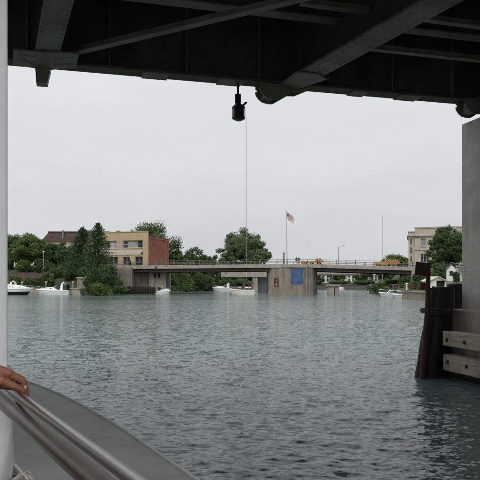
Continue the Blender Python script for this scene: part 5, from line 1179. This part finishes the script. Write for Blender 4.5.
# mooring rope tied round the post sleeve
rp = thing('mooring_line', 'frayed white rope end tied at the foot of the white post', 'rope', (PT(16, 470, 2.02).x, 2.02, DZ))
inv = None
base_w = Matrix.Rotation(brz, 4, 'Z') @ Vector((PXc, PF, 0))
ring = []
for k in range(3):
    b = MB(); pts = []
    for j in range(25):
        t = 2 * math.pi * j / 24; q = Vector((PXc + .094 * math.cos(t), PF + .094 * math.sin(t), Z(492, 1.98) + .02 * k - .01)); w = Matrix.Rotation(brz, 4, 'Z') @ q; pts.append(w)
    b.tube(pts, .008, 8); b.build('turn', M['rope'], rp, world=True, smooth=True)
tail = [PT(9, 487, 1.88), PT(12, 468, 1.89), PT(14.5, 464, 1.89), PT(18, 468, 1.88), PT(22, 473, 1.87), PT(26, 476.5, 1.86), PT(28, 480, 1.86), PT(29, 488, 1.86), PT(27, 500, 1.87)]
b = MB(); b.tube(tail, .0055, 8); b.build('tail', M['rope'], rp, world=True, smooth=True)
for k in range(9):
    rg = random.Random(k); p0 = tail[4].lerp(tail[5], rg.random()); b = MB(); e = p0 + Vector((rg.uniform(-.01, .035), rg.uniform(-.02, .02), rg.uniform(-.02, .016))); b.tube([p0, p0.lerp(e, .5) + Vector((0, 0, .006)), e], [.0022, .0016, .001], 5); b.build('strand', M['rope'], rp, world=True)

# ------------------------------------------------------------------ the passenger whose hand holds the rail
def BL(x, f, z): return Matrix.Rotation(brz, 4, 'Z') @ Vector((x, f, z))
pf = 1.80
per = thing('person', 'person out of view at left whose tanned hand grips the handrail', 'person', BL(-.5, pf, DZ + .46), brz)
# body in boat axes: faces starboard (+x), seated on the bench; sx along facing, sy along boat
def body():
    o = Vector((-.5, pf, DZ + .46))
    def J(x, y, z): return tuple(o + Vector((x, y, z)))
    P = [J(0, 0, .12), J(.0, 0, .3), J(.03, 0, .46), J(.05, 0, .56), J(.07, 0, .65), J(.09, 0, .75), J(.085, 0, .83),
         J(.03, .18, .5), J(.1, .2, .28),                                            # left shoulder, elbow of hanging arm -> boat forward
         J(.32, .12, .2),
         J(.03, -.17, .5), J(.22, -.19, .37), J(.38, -.13, .39),                      # arm that reaches for the rail
         J(.02, .1, .1), J(.46, .12, .1), J(.46, .12, -.3), J(.6, .13, -.37),
         J(.02, -.1, .1), J(.46, -.12, .1), J(.46, -.12, -.3), J(.6, -.13, -.37)]
    E = [(0, 1), (1, 2), (2, 3), (3, 4), (4, 5), (5, 6), (2, 7), (7, 8), (8, 9), (2, 10), (10, 11), (11, 12), (0, 13), (13, 14), (14, 15), (15, 16), (0, 17), (17, 18), (18, 19), (19, 20)]
    Rd = [(.13, .16), (.11, .15), (.1, .15), .06, .075, .095, .075, .075, .055, .04, .075, .058, .048, .1, .075, .055, .045, .1, .075, .055, .045]
    me = skin_mesh(P, E, Rd, 0, 2); me.name = 'body'
    for q in ('skin', 'shirt', 'trouser', 'hair'): me.materials.append(M[q])
    for pl_ in me.polygons:
        c = pl_.center - o; k = 1
        if c.z > .57: k = 3 if (c.z > .78 or (c.x < .05 and c.z > .64)) else 0
        elif c.z < .16: k = 2
        elif c.x > .27 or (c.y > .14 and c.z < .3): k = 0
        pl_.material_index = k
    inv = Matrix.Translation(-o)
    me.transform(inv); ob = bpy.data.objects.new('body', me); COL.objects.link(ob); ob.parent = per
    for k, s in ((0, 1), (1, -1)):
        b = MB(); b.M = Matrix.Translation((.18, .035 * s, .735)); b.lathe([(0, -.012), (.01, -.008), (.013, 0), (.01, .008), (0, .012)], 10); b.build('eye', M['shirt_w'], per, smooth=True)
        b = MB(); b.M = Matrix.Translation((.085, .098 * s, .72)); b.lathe([(0, -.03), (.014, -.02), (.018, 0), (.015, .02), (0, .03)], 10); b.build('ear', M['skin'], per, smooth=True)
    b = MB(); b.loft([[(.18, -.012, .73), (.18, .012, .73), (.185, 0, .735)], [(.19, -.018, .695), (.19, .018, .695), (.215, 0, .7)]], True); b.build('nose', M['skin'], per)
    b = MB(); b.tube([(.17, -.026, .665), (.186, 0, .663), (.17, .026, .665)], .006, 6); b.build('mouth', M['redpanel'], per)
body()
def capsule(bm, a, b_, ra, rb, seg=14):
    a = Vector(a); b_ = Vector(b_); d_ = b_ - a; L_ = d_.length; d_ = d_.normalized(); q = d_.to_track_quat('Z', 'Y').to_matrix(); prof = []
    for k in range(6): t = -math.pi / 2 + k * math.pi / 10; prof.append((ra * math.cos(t), ra * math.sin(t)))
    for k in range(6): t = k * math.pi / 10; prof.append((rb * math.cos(t), L_ + rb * math.sin(t)))
    prof[0] = (1e-4, -ra); prof[-1] = (1e-4, L_ + rb); rings = []
    for r_, z in prof:
        rings.append([bm.verts.new(a + q @ Vector((r_ * math.cos(2 * math.pi * j / seg), r_ * math.sin(2 * math.pi * j / seg), z))) for j in range(seg)])
    for i in range(len(rings) - 1):
        for j in range(seg): bm.faces.new((rings[i][j], rings[i][(j + 1) % seg], rings[i + 1][(j + 1) % seg], rings[i + 1][j]))
    bm.faces.new(list(reversed(rings[0]))); bm.faces.new(rings[-1])
def hand():
    bm = bmesh.new(); zr = Zu; rx = RX + .004; f0 = 1.79        # rail axis, middle of the grip
    def C(x, f, z, r_): return (Vector((rx + x, f0 + f, zr + z)), r_)
    # four fingers along the rail: from knuckle over the tube and down on the outer side
    fing = [(-.036, .0106, 1.0), (-.013, .011, 1.06), (.0105, .0107, 1.02), (.0335, .0094, .86)]      # index is nearest the camera
    for k, (f, r_, s) in enumerate(fing):
        kn = Vector((rx - .022, f0 + f * 1.02, zr + .058 - .002 * k)); a1 = Vector((rx + .014 * s, f0 + f * .96 - .002, zr + .036)); a2 = Vector((rx + .0235, f0 + f * .93, zr + .004 - .004 * s)); a3 = Vector((rx + .0165, f0 + f * .92, zr - .019 * s))
        capsule(bm, kn, a1, r_ * 1.18, r_ * 1.02); capsule(bm, a1, a2, r_ * 1.04, r_ * .95); capsule(bm, a2, a3, r_ * .94, r_ * .8)
        wr = Vector((rx - .098, f0 + f * .5 + .004, zr + .088)); capsule(bm, wr, kn, .0165, r_ * 1.35)
        p2 = Vector((rx - .07, f0 + f * .75, zr + .05)); capsule(bm, p2, kn + Vector((-.004, 0, -.014)), .013, .011)
    for f in (-.034, -.012, .012, .032): capsule(bm, (rx - .062, f0 + f * .8, zr + .04), (rx - .016, f0 + f, zr + .026), .019, .0135)
    # thumb leaves the index side of the palm and lies along the inner side of the rail
    t0 = Vector((rx - .08, f0 - .03, zr + .06)); t1 = Vector((rx - .044, f0 - .056, zr + .043)); t2 = Vector((rx - .012, f0 - .062, zr + .026)); t3 = Vector((rx + .012, f0 - .06, zr + .012))
    capsule(bm, t0, t1, .0165, .0135); capsule(bm, t1, t2, .0125, .0105); capsule(bm, t2, t3, .0108, .009)
    # wrist and forearm, running back into the sleeve
    w0 = Vector((rx - .1, f0 + .002, zr + .084)); el = Vector((-.5 + .22, pf - .19, DZ + .46 + .375))
    capsule(bm, w0 + Vector((.012, -.012, 0)), w0.lerp(el, .35) + Vector((0, -.006, .002)), .022, .026); capsule(bm, w0 + Vector((.012, .014, 0)), w0.lerp(el, .35) + Vector((0, .006, 0)), .022, .028); capsule(bm, w0.lerp(el, .3), el, .029, .042)
    me = bpy.data.meshes.new('hand'); bm.to_mesh(me); bm.free(); tmp = bpy.data.objects.new('tmp', me); COL.objects.link(tmp)
    rm = tmp.modifiers.new('r', 'REMESH'); rm.mode = 'VOXEL'; rm.voxel_size = .0019; rm.use_smooth_shade = True
    sm = tmp.modifiers.new('s', 'SMOOTH'); sm.factor = .5; sm.iterations = 5
    dg = bpy.context.evaluated_depsgraph_get(); dg.update(); nm = bpy.data.meshes.new_from_object(tmp.evaluated_get(dg)); bpy.data.objects.remove(tmp)
    nm.transform(Matrix.Translation(-Vector((-.5, pf, DZ + .46)))); nm.materials.clear(); nm.materials.append(M['skin']); nm.name = 'hand'
    ho = bpy.data.objects.new('hand', nm); COL.objects.link(ho); ho.parent = per
    off = -Vector((-.5, pf, DZ + .46))
    b = MB(); c = t3 + off + Vector((.004, -.001, .0075)); b.M = Matrix.Translation(c) @ Matrix.Rotation(R(12), 4, 'Y'); b.lathe([(0, -.007), (.0035, -.006), (.0045, 0), (.004, .006), (0, .008)], 10); b.build('fingernail', M['nail'], ho, smooth=True)
hand()
